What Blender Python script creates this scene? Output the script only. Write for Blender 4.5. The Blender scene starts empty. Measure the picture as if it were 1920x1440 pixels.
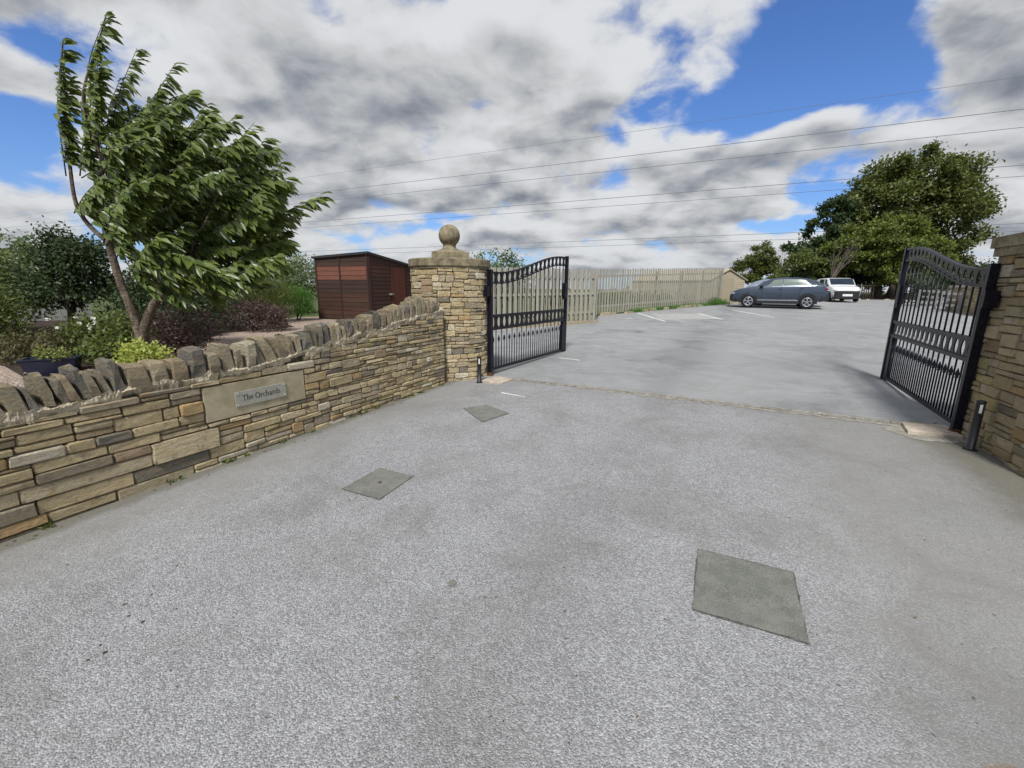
import bpy, bmesh, math, random
import numpy as np
from mathutils import Vector, Matrix

random.seed(7)
RNG = np.random.default_rng(7)
R = math.radians
SC = bpy.context.scene
COL = SC.collection

# ------------------------------------------------------------------ camera, world, sun, exposure
CAMZ = 1.64
cam_d = bpy.data.cameras.new("camera")
cam = bpy.data.objects.new("camera", cam_d)
COL.objects.link(cam)
cam_d.sensor_width = 36.0
cam_d.lens = 36.0 * 820.0 / 1920.0
cam_d.clip_start = 0.05
cam_d.clip_end = 6000
cam.matrix_world = (Matrix.Translation((0, 0, CAMZ)) @ Matrix.Rotation(R(90 - 12.42), 4, 'X')
                    @ Matrix.Rotation(R(0.53), 4, 'Z'))
SC.camera = cam

SUN_AZ, SUN_EL = -170.0, 52.0      # azimuth clockwise from +Y
sv = Vector((math.sin(R(SUN_AZ)) * math.cos(R(SUN_EL)), math.cos(R(SUN_AZ)) * math.cos(R(SUN_EL)), math.sin(R(SUN_EL))))
sun_d = bpy.data.lights.new("sun", 'SUN')
sun_d.energy = 3.3
sun_d.angle = R(10.0)
sun_d.color = (1.0, 0.975, 0.93)
sun = bpy.data.objects.new("sun", sun_d)
COL.objects.link(sun)
sun.rotation_euler = (-sv).to_track_quat('-Z', 'Y').to_euler()
sun.location = (0, 0, 40)

SC.view_settings.view_transform = 'Standard'
SC.view_settings.look = 'None'
SC.view_settings.gamma = 1.0
SC.view_settings.use_curve_mapping = False
SC.view_settings.exposure = 0.32


class S:
    """tiny wrapper so that node maths reads as maths"""
    def __init__(s, nt, sock): s.nt, s.k = nt, sock

    def _m(s, op, *a, clamp=False):
        n = s.nt.nodes.new('ShaderNodeMath'); n.operation = op; n.use_clamp = clamp
        for i, v in enumerate((s,) + a):
            if isinstance(v, S): s.nt.links.new(v.k, n.inputs[i])
            else: n.inputs[i].default_value = v
        return S(s.nt, n.outputs[0])
    def __add__(s, o): return s._m('ADD', o)
    __radd__ = __add__
    def __sub__(s, o): return s._m('SUBTRACT', o)
    def __rsub__(s, o): return (s * -1.0) + o
    def __mul__(s, o): return s._m('MULTIPLY', o)
    __rmul__ = __mul__
    def __truediv__(s, o): return s._m('DIVIDE', o)
    def __pow__(s, o): return s._m('POWER', o)
    def clamp(s): return s._m('ADD', 0.0, clamp=True)
    def abs(s): return s._m('ABSOLUTE')
    def exp(s): return s._m('EXPONENT')
    def ss(s, a, b):
        n = s.nt.nodes.new('ShaderNodeMapRange'); n.interpolation_type = 'SMOOTHSTEP'
        s.nt.links.new(s.k, n.inputs[0]); n.inputs[1].default_value = a; n.inputs[2].default_value = b
        n.inputs[3].default_value = 0; n.inputs[4].default_value = 1
        return S(s.nt, n.outputs[0])


def link(nt, a, sock):
    if isinstance(a, S): nt.links.new(a.k, sock)
    else: sock.default_value = a


def noise(nt, vec, scale, detail=4, rough=0.5, dist=0.0, out=0):
    n = nt.nodes.new('ShaderNodeTexNoise')
    link(nt, vec, n.inputs['Vector']); n.inputs['Scale'].default_value = scale
    n.inputs['Detail'].default_value = detail; n.inputs['Roughness'].default_value = rough
    n.inputs['Distortion'].default_value = dist
    return S(nt, n.outputs[out])


def mixc(nt, f, a, b, blend='MIX'):
    n = nt.nodes.new('ShaderNodeMix'); n.data_type = 'RGBA'; n.blend_type = blend
    link(nt, f, n.inputs[0])
    for v, sk in ((a, n.inputs[6]), (b, n.inputs[7])):
        if isinstance(v, S): nt.links.new(v.k, sk)
        else: sk.default_value = (*v, 1.0)
    return S(nt, n.outputs[2])


def comb(nt, x, y, z):
    n = nt.nodes.new('ShaderNodeCombineXYZ')
    for v, sk in zip((x, y, z), n.inputs): link(nt, v, sk)
    return S(nt, n.outputs[0])


def sep(nt, v):
    n = nt.nodes.new('ShaderNodeSeparateXYZ'); nt.links.new(v.k, n.inputs[0])
    return [S(nt, o) for o in n.outputs]


def vmul(nt, v, s3):
    n = nt.nodes.new('ShaderNodeVectorMath'); n.operation = 'MULTIPLY'
    nt.links.new(v.k, n.inputs[0]); n.inputs[1].default_value = s3
    return S(nt, n.outputs[0])


def vadd(nt, v, w):
    n = nt.nodes.new('ShaderNodeVectorMath'); n.operation = 'ADD'
    nt.links.new(v.k, n.inputs[0]); link(nt, w, n.inputs[1])
    return S(nt, n.outputs[0])


def build_world():
    w = bpy.data.worlds.new("World"); SC.world = w; w.use_nodes = True
    nt = w.node_tree; nt.nodes.clear()
    out = nt.nodes.new('ShaderNodeOutputWorld'); bg = nt.nodes.new('ShaderNodeBackground')
    nt.links.new(bg.outputs[0], out.inputs[0])
    STR = 0.10
    bg.inputs[1].default_value = STR
    sky = nt.nodes.new('ShaderNodeTexSky'); sky.sky_type = 'NISHITA'; sky.sun_disc = False
    sky.sun_elevation = R(SUN_EL); sky.sun_rotation = R(SUN_AZ)
    sky.air_density = 1.0; sky.dust_density = 0.4; sky.ozone_density = 2.0
    skyc = S(nt, sky.outputs[0])
    tc = nt.nodes.new('ShaderNodeTexCoord')
    nv = nt.nodes.new('ShaderNodeVectorMath'); nv.operation = 'NORMALIZE'
    nt.links.new(tc.outputs['Generated'], nv.inputs[0])
    x, y, z = sep(nt, S(nt, nv.outputs[0]))
    zc = z._m('MAXIMUM', 0.0) + 0.32
    p = comb(nt, x / zc, y / zc, 0.0)
    az = x._m('ARCTAN2', y) * (180 / math.pi)
    el = z._m('ARCSINE') * (180 / math.pi)

    def blob(a0, e0, sa, se, amp, rot=0.0):
        c, s_ = math.cos(R(rot)), math.sin(R(rot))
        da, de = az - a0, el - e0
        u = (da * c + de * s_) * (1 / sa); v = (de * c - da * s_) * (1 / se)
        return ((u * u + v * v) * -1.0).exp() * amp
    warp = noise(nt, p, 3.0, 3, 0.5, 0.0, 1)
    pw = vadd(nt, p, vmul(nt, vadd(nt, warp, (-.5, -.5, -.5)), (.16, .16, 0.0)))

    def dens_at(v):
        vo = nt.nodes.new('ShaderNodeTexVoronoi'); vo.feature = 'F1'; vo.inputs['Scale'].default_value = 5.0
        vo.inputs['Detail'].default_value = 2.0; vo.inputs['Roughness'].default_value = 0.55
        vo.normalize = True
        nt.links.new(v.k, vo.inputs['Vector'])
        return noise(nt, v, 2.1, 10, 0.54, 0.0) + (0.34 - S(nt, vo.outputs['Distance'])) * 0.20
    cov = dens_at(pw)
    bias = blob(31, 23, 8.0, 5.5, -0.36, 20) + blob(24, 17, 6, 3.0, -0.20, 0) + blob(37, 18, 5, 3.0, -0.16, 10)
    bias = bias + blob(-46, 12, 4.0, 3.2, -0.26) + blob(-44, 18.5, 3.5, 1.7, -0.17) + blob(-40, 24, 8, 3, 0.10) + blob(-21, 26, 3, 3, -0.10) + blob(-33, 22, 3, 2, -0.05)
    bias = bias + blob(32, 15.5, 3.2, 1.6, 0.20, 14) + blob(45, 20, 5.0, 4.0, 0.30) + blob(-7, 8.4, 4, 0.6, -0.12) + blob(20, 12.5, 4, 2, 0.08)
    bias = bias + blob(29, 6.6, 4, 0.9, -0.15) + blob(-8, 22, 20, 9, 0.10) + blob(15, 9, 60, 5, 0.07) + blob(-44, 27, 9, 5, 0.12) + blob(-47, 16, 5, 2.0, 0.10) + blob(46, 13, 8, 3, .10)
    c1 = cov + bias + 0.045
    dens = c1.ss(0.44, 0.55)
    # light and dark of the cloud: thick parts grey underneath, thin parts and sun-side billows white
    cov_s = dens_at(vadd(nt, pw, (-0.045, -0.085, 0.0)))
    rel = (cov - cov_s) * 2.4
    big = noise(nt, vadd(nt, pw, (7.3, 2.1, 0.0)), 2.0, 4, 0.5)
    low = noise(nt, pw, 2.0, 2.5, 0.5, 0.0)
    thick = (low + bias + 0.06 + (big - 0.5) * 0.45).ss(0.46, 0.70)
    fine = noise(nt, vadd(nt, pw, (1.7, 5.2, 0.0)), 9.0, 6, 0.6)
    lum = 1.14 - thick * 0.40 + rel * 1.0 + (fine - 0.5) * 0.10
    lum = lum + blob(-9, 24, 8, 4.5, -0.06) + blob(-28, 16.5, 6, 3, -0.05)
    hz = (el * (-1 / 7.0)).exp()
    lum = (lum.ss(0.12, 1.30) * 0.78 + 0.32)
    tint = mixc(nt, lum.ss(0.30, 0.85), (0.76, 0.85, 1.02), (0.95, 0.972, 1.0))
    K = 0.56 / STR
    lumv = comb(nt, lum * K, lum * K, lum * K)
    cloud = mixc(nt, 1.0, tint, lumv, 'MULTIPLY')
    blue = mixc(nt, 1.0, skyc, (0.52, 0.76, 1.16), 'MULTIPLY')
    pale = mixc(nt, (hz * 0.45).clamp(), blue, (0.50 * K, 0.62 * K, 0.82 * K))
    col = mixc(nt, dens, pale, cloud)
    col = mixc(nt, ((el * (-1 / 2.5)).exp() * 0.5).clamp(), col, (0.66 * K, 0.71 * K, 0.80 * K))
    nt.links.new(col.k, bg.inputs[0])


build_world()

# ------------------------------------------------------------------ helpers
GB, GC = 0.0081, 0.02


def G(x, y): return GB * x + GC * y


def tag(o, label=None, cat=None, group=None, kind=None):
    if label: o['label'] = label
    if cat: o['category'] = cat
    if group: o['group'] = group
    if kind: o['kind'] = kind
    return o


def thing(name, label, cat, loc, group=None, rotz=0.0):
    o = bpy.data.objects.new(name, None); COL.objects.link(o)
    o.empty_display_size = 0.2
    o.location = loc; o.rotation_euler = (0, 0, rotz)
    o['_base'] = 1
    return tag(o, label, cat, group)


def root_of(o):
    while o.parent: o = o.parent
    return o


def mesh_np(name, V, F, smooth=False):
    """V (n,3), F list of tuples or (m,k) int array"""
    me = bpy.data.meshes.new(name)
    V = np.asarray(V, dtype=np.float32)
    if isinstance(F, np.ndarray):
        m, k = F.shape
        me.vertices.add(len(V)); me.vertices.foreach_set('co', V.ravel())
        me.loops.add(m * k); me.loops.foreach_set('vertex_index', F.astype(np.int32).ravel())
        me.polygons.add(m); me.polygons.foreach_set('loop_start', np.arange(m, dtype=np.int32) * k)
        me.polygons.foreach_set('loop_total', np.full(m, k, dtype=np.int32))
        me.update(calc_edges=True)
    else:
        me.from_pydata([tuple(map(float, v)) for v in V], [], F); me.update()
    if smooth:
        me.polygons.foreach_set('use_smooth', np.ones(len(me.polygons), dtype=bool))
    return me


def put(name, me, mat, parent=None, color=None):
    o = bpy.data.objects.new(name, me); COL.objects.link(o)
    if mat is not None and not me.materials: me.materials.append(mat)
    if parent is not None: o.parent = parent
    if color is not None: o.color = (*color, 1.0)
    return o


def part(name, V, F, mat, parent=None, smooth=False, color=None, world=True):
    """vertices in world metres (world=True) are brought into the parent's frame (parents here carry location only)"""
    V = np.asarray(V, dtype=np.float64)
    if parent is not None and world:
        V = V - np.array(root_of(parent).location)
    return put(name, mesh_np(name, V, F, smooth), mat, parent, color)


class MB:
    """collects simple shapes into one mesh"""
    def __init__(s): s.V, s.F = [], []

    def add(s, V, F):
        o = len(s.V); s.V += [tuple(v) for v in V]; s.F += [tuple(i + o for i in f) for f in F]; return s

    def box(s, c, h, ax=None):
        ax = ax or ((1, 0, 0), (0, 1, 0), (0, 0, 1))
        c = np.array(c, float); A = [np.array(a, float) * k for a, k in zip(ax, h)]
        V = [c + i * A[0] + j * A[1] + k * A[2] for i in (-1, 1) for j in (-1, 1) for k in (-1, 1)]
        return s.add(V, [(0, 1, 3, 2), (4, 6, 7, 5), (0, 4, 5, 1), (2, 3, 7, 6), (0, 2, 6, 4), (1, 5, 7, 3)])

    def bar(s, a, b, w, d=None, up=(0, 0, 1)):
        a, b = np.array(a, float), np.array(b, float); d = d or w
        t = b - a; L = np.linalg.norm(t); t /= L
        u = np.array(up, float)
        if abs(t @ u) > .95: u = np.array((1., 0, 0))
        n = np.cross(t, u); n /= np.linalg.norm(n); m = np.cross(n, t)
        return s.box((a + b) / 2, (L / 2, w / 2, d / 2), (t, n, m))

    def tube(s, pts, r, n=6, caps=True, closed=False):
        pts = [np.array(p, float) for p in pts]; k = len(pts)
        rr = r if hasattr(r, '__len__') else [r] * k
        V = []; F = []
        prev = None
        for i in range(k):
            if closed: t = pts[(i + 1) % k] - pts[i - 1]
            else: t = pts[min(i + 1, k - 1)] - pts[max(i - 1, 0)]
            t = t / (np.linalg.norm(t) + 1e-9)
            if prev is None:
                u = np.array((0, 0, 1.)) if abs(t[2]) < .9 else np.array((1., 0, 0))
                a = np.cross(t, u)
            else: a = prev - t * (prev @ t)
            a /= np.linalg.norm(a) + 1e-9; prev = a; b = np.cross(t, a)
            for j in range(n):
                an = 2 * math.pi * j / n
                V.append(pts[i] + rr[i] * (math.cos(an) * a + math.sin(an) * b))
        for i in range(k if closed else k - 1):
            i2 = (i + 1) % k
            for j in range(n):
                F.append((i * n + j, i * n + (j + 1) % n, i2 * n + (j + 1) % n, i2 * n + j))
        if caps and not closed:
            F.append(tuple(reversed(range(n)))); F.append(tuple((k - 1) * n + j for j in range(n)))
        return s.add(V, F)

    def lathe(s, prof, c, n=16, axis='z', sx=1.0):
        V = []; F = []
        k = len(prof)
        for r, h in prof:
            for j in range(n):
                an = 2 * math.pi * j / n
                a, b = r * math.cos(an), r * math.sin(an)
                V.append((c[0] + a, c[1] + b, c[2] + h) if axis == 'z' else (c[0] + a, c[1] + h, c[2] + b))
        for i in range(k - 1):
            for j in range(n): F.append((i * n + j, i * n + (j + 1) % n, (i + 1) * n + (j + 1) % n, (i + 1) * n + j))
        F.append(tuple(range(n))); F.append(tuple((k - 1) * n + j for j in range(n)))
        return s.add(V, F)

    def prism(s, poly, z0, z1):
        n = len(poly)
        V = [(x, y, z0) for x, y in poly] + [(x, y, z1) for x, y in poly]
        F = [tuple(reversed(range(n))), tuple(range(n, 2 * n))] + [(i, (i + 1) % n, n + (i + 1) % n, n + i) for i in range(n)]
        return s.add(V, F)

    def out(s, name, mat, parent=None, smooth=False, color=None, world=True):
        o = part(name, s.V, s.F, mat, parent, smooth, color, world)
        return o


def copy_tree(o, parent=None):
    c = o.copy(); COL.objects.link(c); c.parent = parent
    for ch in list(o.children): copy_tree(ch, c)
    return c


# ------------------------------------------------------------------ materials
def new_mat(name, rough=0.8, spec=0.3, metal=0.0):
    m = bpy.data.materials.new(name); m.use_nodes = True
    nt = m.node_tree; b = nt.nodes['Principled BSDF']
    b.inputs['Roughness'].default_value = rough; b.inputs['Metallic'].default_value = metal
    b.inputs['Specular IOR Level'].default_value = spec
    return m, nt, b


def bump(nt, b, h, dist=0.01, strength=1.0):
    n = nt.nodes.new('ShaderNodeBump'); n.inputs['Distance'].default_value = dist; n.inputs['Strength'].default_value = strength
    nt.links.new(h.k, n.inputs['Height']); nt.links.new(n.outputs[0], b.inputs['Normal'])


def pos(nt):
    return S(nt, nt.nodes.new('ShaderNodeNewGeometry').outputs['Position'])


def objinfo(nt):
    n = nt.nodes.new('ShaderNodeObjectInfo')
    return S(nt, n.outputs['Color']), S(nt, n.outputs['Random'])


def mat_plain(name, col, rough=0.6, spec=0.4, metal=0.0, var=0.12, scale=8.0, bmp=0.0):
    m, nt, b = new_mat(name, rough, spec, metal)
    P = pos(nt)
    f = noise(nt, P, scale, 5, 0.6)
    c = mixc(nt, f.ss(0.3, 0.7), tuple(v * (1 - var) for v in col), tuple(min(1, v * (1 + var)) for v in col))
    nt.links.new(c.k, b.inputs['Base Color'])
    if bmp: bump(nt, b, noise(nt, P, scale * 4, 4, 0.6), bmp)
    return m


def mat_stone():
    m, nt, b = new_mat("sandstone", 0.92, 0.15)
    col, rnd = objinfo(nt)
    P = vadd(nt, pos(nt), comb(nt, rnd * 37.0, rnd * 11.0, rnd * 5.0))
    streak = noise(nt, vmul(nt, P, (5.0, 5.0, 26.0)), 1.0, 5, 0.6, 1.2)
    blot = noise(nt, P, 13.0, 6, 0.65)
    fine = noise(nt, P, 120.0, 4, 0.7)
    c = mixc(nt, streak.ss(0.35, 0.7) * 0.55, col, (0.37, 0.28, 0.155))
    c = mixc(nt, blot.ss(0.52, 0.70) * 0.50, c, (0.15, 0.125, 0.09))
    c = mixc(nt, noise(nt, vadd(nt, P, (5.0, 1.0, 2.0)), 9.0, 5, 0.65, 0.8).ss(0.56, 0.70) * 0.5, c, (0.40, 0.24, 0.095))
    c = mixc(nt, noise(nt, P, 22.0, 5, 0.7).ss(0.60, 0.72) * 0.6, c, (0.56, 0.53, 0.45))
    c = mixc(nt, fine.ss(0.45, 0.75) * 0.30, c, (0.10, 0.09, 0.07))
    nt.links.new(c.k, b.inputs['Base Color'])
    h = noise(nt, vmul(nt, P, (1, 1, 2.0)), 20.0, 8, 0.70) * 1.0 + fine * 0.15
    bump(nt, b, h, 0.040)
    return m


def mat_asphalt(name, near):
    m, nt, b = new_mat(name, 0.93, 0.22)
    P = pos(nt); x, y, z = sep(nt, P)
    big = noise(nt, P, 0.55, 5, 0.6, 0.4)
    mid = noise(nt, P, 2.6, 6, 0.62)
    grit = noise(nt, P, 190.0, 3, 0.7)
    vor = nt.nodes.new('ShaderNodeTexVoronoi'); vor.inputs['Scale'].default_value = 145.0
    nt.links.new(P.k, vor.inputs['Vector'])
    vd = S(nt, vor.outputs['Distance'])
    rc = sep(nt, S(nt, vor.outputs['Color']))[0]
    if near:
        # chippings show where wheels have worn the binder away, smooth dusty margins by the walls
        dl = (x - (-1.14)) * 0.901 - (y - 6.747) * 0.434
        dr = ((x - 3.41) * 0.905 - (y - 5.17) * 0.42) * -1.0
        wob = (mid - 0.5) * 1.1 + (big - 0.5) * 0.8
        worn = (dl + wob).ss(0.25, 1.05) * (dr + wob).ss(-0.35, 0.65)

        def band(a, c, wd):
            ax_, ay = a; bx, by = c; L = math.hypot(bx - ax_, by - ay); nx, ny = (by - ay) / L, -(bx - ax_) / L
            d = ((x - ax_) * nx + (y - ay) * ny + (mid - 0.5) * 0.35) * (1 / wd)
            return (d * d * -1.0).exp()
        trk = (band((-0.3, 1.2), (1.84, 5.4), 0.30) + band((1.7, 1.4), (3.3, 5.2), 0.34) * 0.7) * big.ss(0.30, 0.62)
        trk = trk.clamp()
        base = mixc(nt, mid.ss(0.3, 0.72), (0.264, 0.263, 0.262), (0.328, 0.326, 0.324))
        warm = mixc(nt, big.ss(0.45, 0.7), (0.245, 0.24, 0.225), (0.20, 0.20, 0.19))
        base = mixc(nt, worn, warm, base)
        chip = mixc(nt, rc.ss(0.15, 0.95), (0.165, 0.166, 0.170), (0.62, 0.62, 0.635))
        clus = noise(nt, P, 62.0, 4, 0.7)
        c = mixc(nt, (worn * 0.50 + 0.24) * (1.0 - vd.ss(0.45, 0.75) * 0.6) * (clus.ss(0.30, 0.62) * 0.7 + 0.3), base, chip)
        c = mixc(nt, noise(nt, P, 1.1, 7, 0.7, 0.6).ss(0.46, 0.68) * 0.46, c, (0.185, 0.176, 0.155))
        c = mixc(nt, noise(nt, P, 17.0, 5, 0.7).ss(0.50, 0.70) * 0.30, c, (0.16, 0.157, 0.15))
        c = mixc(nt, noise(nt, vmul(nt, P, (1.0, 2.6, 1.0)), 7.0, 7, 0.75).ss(0.60, 0.74) * 0.35, c, (0.50, 0.50, 0.50))
        c = mixc(nt, trk * 0.34, c, (0.15, 0.142, 0.13))
        sp = noise(nt, P, 34.0, 2, 0.5)
        c = mixc(nt, sp.ss(0.715, 0.75) * 0.75, c, (0.055, 0.054, 0.052))
        qx, qy = (x - 1.70) * 7.5, (y - 1.165) * 17.0
        c = mixc(nt, (((qx * qx + qy * qy) * -1.0).exp() + (mid - 0.5) * 0.9).ss(0.45, 0.75) * ((x - 1.4) * 3.0).clamp() * ((1.35 - y) * 8.0).clamp() * 0.8, c, (0.20, 0.145, 0.095))
        c = mixc(nt, noise(nt, vadd(nt, P, (3.0, 9.0, 0.0)), 27.0, 2, 0.5).ss(0.745, 0.78) * 0.6 * (1.0 - worn * 0.8), c, (0.60, 0.58, 0.53))
        # moss and damp dirt gathered in the right corner and along the walls; left wall line also paints contact shade
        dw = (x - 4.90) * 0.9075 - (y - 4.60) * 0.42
        moss_shade = (((dw + (mid - 0.5) * 0.55).ss(-0.65, -0.10) + (dr * -1.0 + (mid - 0.5) * 0.9).ss(0.5, 1.6) * 0.35) + ((dl * -1.0) + 0.16 + (mid - 0.5) * 0.25).ss(0.0, 0.12) * 0.9).clamp()
        c = mixc(nt, moss_shade * 0.7, c, (0.115, 0.105, 0.07))
        gain = worn * 0.8 + 0.25
    else:
        base = mixc(nt, mid.ss(0.3, 0.72), (0.262, 0.266, 0.265), (0.325, 0.328, 0.326))
        def band(a, c, wd):
            ax_, ay = a; bx, by = c; L = math.hypot(bx - ax_, by - ay); nx, ny = (by - ay) / L, -(bx - ax_) / L
            d = ((x - ax_) * nx + (y - ay) * ny + (big - 0.5) * 1.0) * (1 / wd)
            return (d * d * -1.0).exp()
        trk = (band((1.9, 6.0), (6.4, 14.3), 0.55) + band((4.2, 6.0), (8.5, 13.0), 0.8) + band((-0.5, 9.0), (3.0, 9.2), 1.0) * 0.5)
        c = mixc(nt, ((trk.clamp()) * big.ss(0.30, 0.6) * 0.6 + noise(nt, P, 0.9, 8, 0.72, 0.8).ss(.46, .66) * .55).clamp(), base, (0.16, 0.162, 0.16))
        c = mixc(nt, rc.ss(0.5, 1.0) * 0.35, c, (0.40, 0.40, 0.39))
        c = mixc(nt, noise(nt, vmul(nt, P, (1.0, 2.2, 1.0)), 3.2, 8, 0.75).ss(0.55, 0.72) * 0.45, c, (0.42, 0.42, 0.415))
        lane = band((3.0, 6.3), (14.0, 21.0), 1.0)
        c = mixc(nt, lane * 0.35, c, (0.36, 0.36, 0.35))
        gain = 0.5
    c = mixc(nt, grit.ss(0.4, 0.75) * 0.35, c, (0.12, 0.12, 0.12))
    nt.links.new(c.k, b.inputs['Base Color'])
    h = (1.0 - vd) * gain + grit * 0.4
    bump(nt, b, h, 0.0055)
    return m


def mat_leaf(name, dark, light, trans=0.30, rough=0.55, spec=0.35):
    m, nt, b = new_mat(name, rough, spec)
    g = nt.nodes.new('ShaderNodeNewGeometry')
    rnd = S(nt, g.outputs['Random Per Island'])
    P = S(nt, g.outputs['Position'])
    f = (rnd * 0.6 + noise(nt, P, 1.6, 3, 0.6) * 0.55 - 0.08).clamp()
    c = mixc(nt, f, dark, light)
    c = mixc(nt, S(nt, g.outputs['Backfacing']) * 0.45, c, tuple(min(1, v * 1.6 + 0.02) for v in light))
    nt.links.new(c.k, b.inputs['Base Color'])
    t = nt.nodes.new('ShaderNodeBsdfTranslucent')
    tcol = mixc(nt, 0.5, c, tuple(min(1, v * 1.6) for v in light))
    nt.links.new(tcol.k, t.inputs['Color'])
    mx = nt.nodes.new('ShaderNodeMixShader'); mx.inputs[0].default_value = trans
    nt.links.new(b.outputs[0], mx.inputs[1]); nt.links.new(t.outputs[0], mx.inputs[2])
    nt.links.new(mx.outputs[0], nt.nodes['Material Output'].inputs['Surface'])
    return m


def mat_bark(name, a, c_, sc=14.0):
    m, nt, b = new_mat(name, 0.9, 0.15)
    P = pos(nt)
    f = noise(nt, vmul(nt, P, (1, 1, 0.35)), sc, 6, 0.65, 0.6)
    c = mixc(nt, f.ss(0.35, 0.68), a, c_)
    l = noise(nt, vmul(nt, P, (1, 1, 5.0)), 9.0, 4, 0.6)
    c = mixc(nt, l.ss(0.60, 0.70) * 0.6, c, tuple(v * .35 for v in a))
    c = mixc(nt, noise(nt, P, 30.0, 4, 0.7).ss(0.58, 0.72) * 0.5, c, (0.20, 0.21, 0.15))
    nt.links.new(c.k, b.inputs['Base Color']); bump(nt, b, f + l * 0.5, 0.05)
    return m


def mat_wood(name, a, c_, horiz=False, rough=0.8, use_obj=False, fade=None):
    m, nt, b = new_mat(name, rough, 0.25)
    col, rnd = objinfo(nt)
    P = vadd(nt, pos(nt), comb(nt, rnd * 31.0, rnd * 17.0, rnd * 9.0))
    k = (2.0, 2.0, 40.0) if horiz else (34.0, 34.0, 1.6)
    gr = noise(nt, vmul(nt, P, k), 1.0, 5, 0.6, 0.8)
    f = (gr.ss(0.3, 0.72) * 0.65 + rnd * 0.45).clamp()
    c = mixc(nt, f, a, c_)
    if use_obj: c = mixc(nt, 1.0, c, col, 'MULTIPLY')
    c = mixc(nt, noise(nt, P, 7.0, 5, 0.7).ss(0.55, 0.8) * 0.4, c, tuple(v * 0.45 for v in a))
    nt.links.new(c.k, b.inputs['Base Color']); bump(nt, b, gr, 0.004)
    return m


def mat_gravel():
    m, nt, b = new_mat("gravel", 0.9, 0.2)
    P = pos(nt)
    v = nt.nodes.new('ShaderNodeTexVoronoi'); v.inputs['Scale'].default_value = 38.0
    nt.links.new(P.k, v.inputs['Vector'])
    r = sep(nt, S(nt, v.outputs['Color']))[1]
    c = mixc(nt, r, (0.30, 0.21, 0.165), (0.60, 0.49, 0.41))
    c = mixc(nt, S(nt, v.outputs['Distance']).ss(0.35, 0.7) * 0.6, c, (0.15, 0.11, 0.09))
    c = mixc(nt, noise(nt, P, 1.3, 5, 0.6).ss(0.4, 0.7) * 0.35, c, (0.28, 0.23, 0.18))
    nt.links.new(c.k, b.inputs['Base Color'])
    bump(nt, b, 1.0 - S(nt, v.outputs['Distance']), 0.02)
    return m


def mat_rough(name, a, c_, sc, dist=0.02, rough=0.95):
    m, nt, b = new_mat(name, rough, 0.15)
    P = pos(nt); f = noise(nt, P, sc, 8, 0.68)
    c = mixc(nt, f.ss(0.34, 0.68), a, c_)
    nt.links.new(c.k, b.inputs['Base Color']); bump(nt, b, f, dist)
    return m


def mat_paint(name, col, rough=0.3, coat=0.0, metal=0.0):
    m, nt, b = new_mat(name, rough, 0.5, metal)
    P = pos(nt); f = noise(nt, P, 3.0, 4, 0.6)
    c = mixc(nt, f.ss(0.3, 0.7), tuple(v * 0.92 for v in col), tuple(min(1, v * 1.06) for v in col))
    nt.links.new(c.k, b.inputs['Base Color'])
    b.inputs['Coat Weight'].default_value = coat; b.inputs['Coat Roughness'].default_value = 0.06
    return m


def mat_gate():
    m, nt, b = new_mat("gate_paint", 0.34, 0.25)
    P = pos(nt); x, y, z = sep(nt, P)
    f = noise(nt, P, 30.0, 5, 0.7)
    c = mixc(nt, f.ss(0.40, 0.7), (0.005, 0.005, 0.010), (0.013, 0.012, 0.022))
    c = mixc(nt, noise(nt, P, 9.0, 6, 0.75).ss(0.66, 0.74) * 0.5, c, (0.12, 0.05, 0.025))
    nt.links.new(c.k, b.inputs['Base Color'])
    rr = nt.nodes.new('ShaderNodeMapRange'); nt.links.new(f.k, rr.inputs[0])
    rr.inputs[3].default_value = 0.24; rr.inputs[4].default_value = 0.5
    nt.links.new(rr.outputs[0], b.inputs['Roughness'])
    return m


STONE = mat_stone()
CORE = mat_rough("joint_earth", (0.045, 0.038, 0.028), (0.12, 0.10, 0.07), 20)
MORTAR = mat_rough("lime_mortar", (0.40, 0.34, 0.235), (0.70, 0.61, 0.455), 30, 0.03)
CAPST = mat_rough("weathered_cast_stone", (0.135, 0.115, 0.075), (0.30, 0.255, 0.165), 9, 0.012)
PLAQ = mat_rough("dressed_sandstone", (0.30, 0.255, 0.16), (0.43, 0.375, 0.255), 5, 0.004)
ASPH_N = mat_asphalt("worn_asphalt", True)
ASPH_F = mat_asphalt("car_park_asphalt", False)
def mat_patch():
    m, nt, b = new_mat("asphalt_patch", 0.95, 0.15)
    P = pos(nt)
    c = mixc(nt, noise(nt, P, 9.0, 6, 0.7).ss(0.35, 0.65), (0.145, 0.15, 0.13), (0.205, 0.205, 0.178))
    g = noise(nt, P, 150.0, 3, 0.7)
    c = mixc(nt, g.ss(0.5, 0.72) * 0.55, c, (0.36, 0.36, 0.33)); c = mixc(nt, g.ss(0.5, 0.28) * 0.5, c, (0.07, 0.07, 0.062))
    nt.links.new(c.k, b.inputs['Base Color']); bump(nt, b, g, 0.006)
    return m
PATCHM = mat_patch()
GRASSM = mat_rough("grassland", (0.05, 0.075, 0.022), (0.11, 0.13, 0.05), 1.5, 0.05)
SOIL = mat_rough("bark_mulch", (0.025, 0.018, 0.015), (0.09, 0.065, 0.05), 22, 0.04)
GRAVEL = mat_gravel()
GATE = mat_gate()
RUST = mat_rough("rusty_iron", (0.05, 0.022, 0.014), (0.13, 0.055, 0.028), 26, 0.004, 0.85)
BLACK = mat_plain("black_plastic", (0.018, 0.018, 0.022), 0.45, 0.4)
WHITEP = mat_plain("white_paint", (0.66, 0.66, 0.64), 0.85, 0.2, var=0.18, scale=6)
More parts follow.
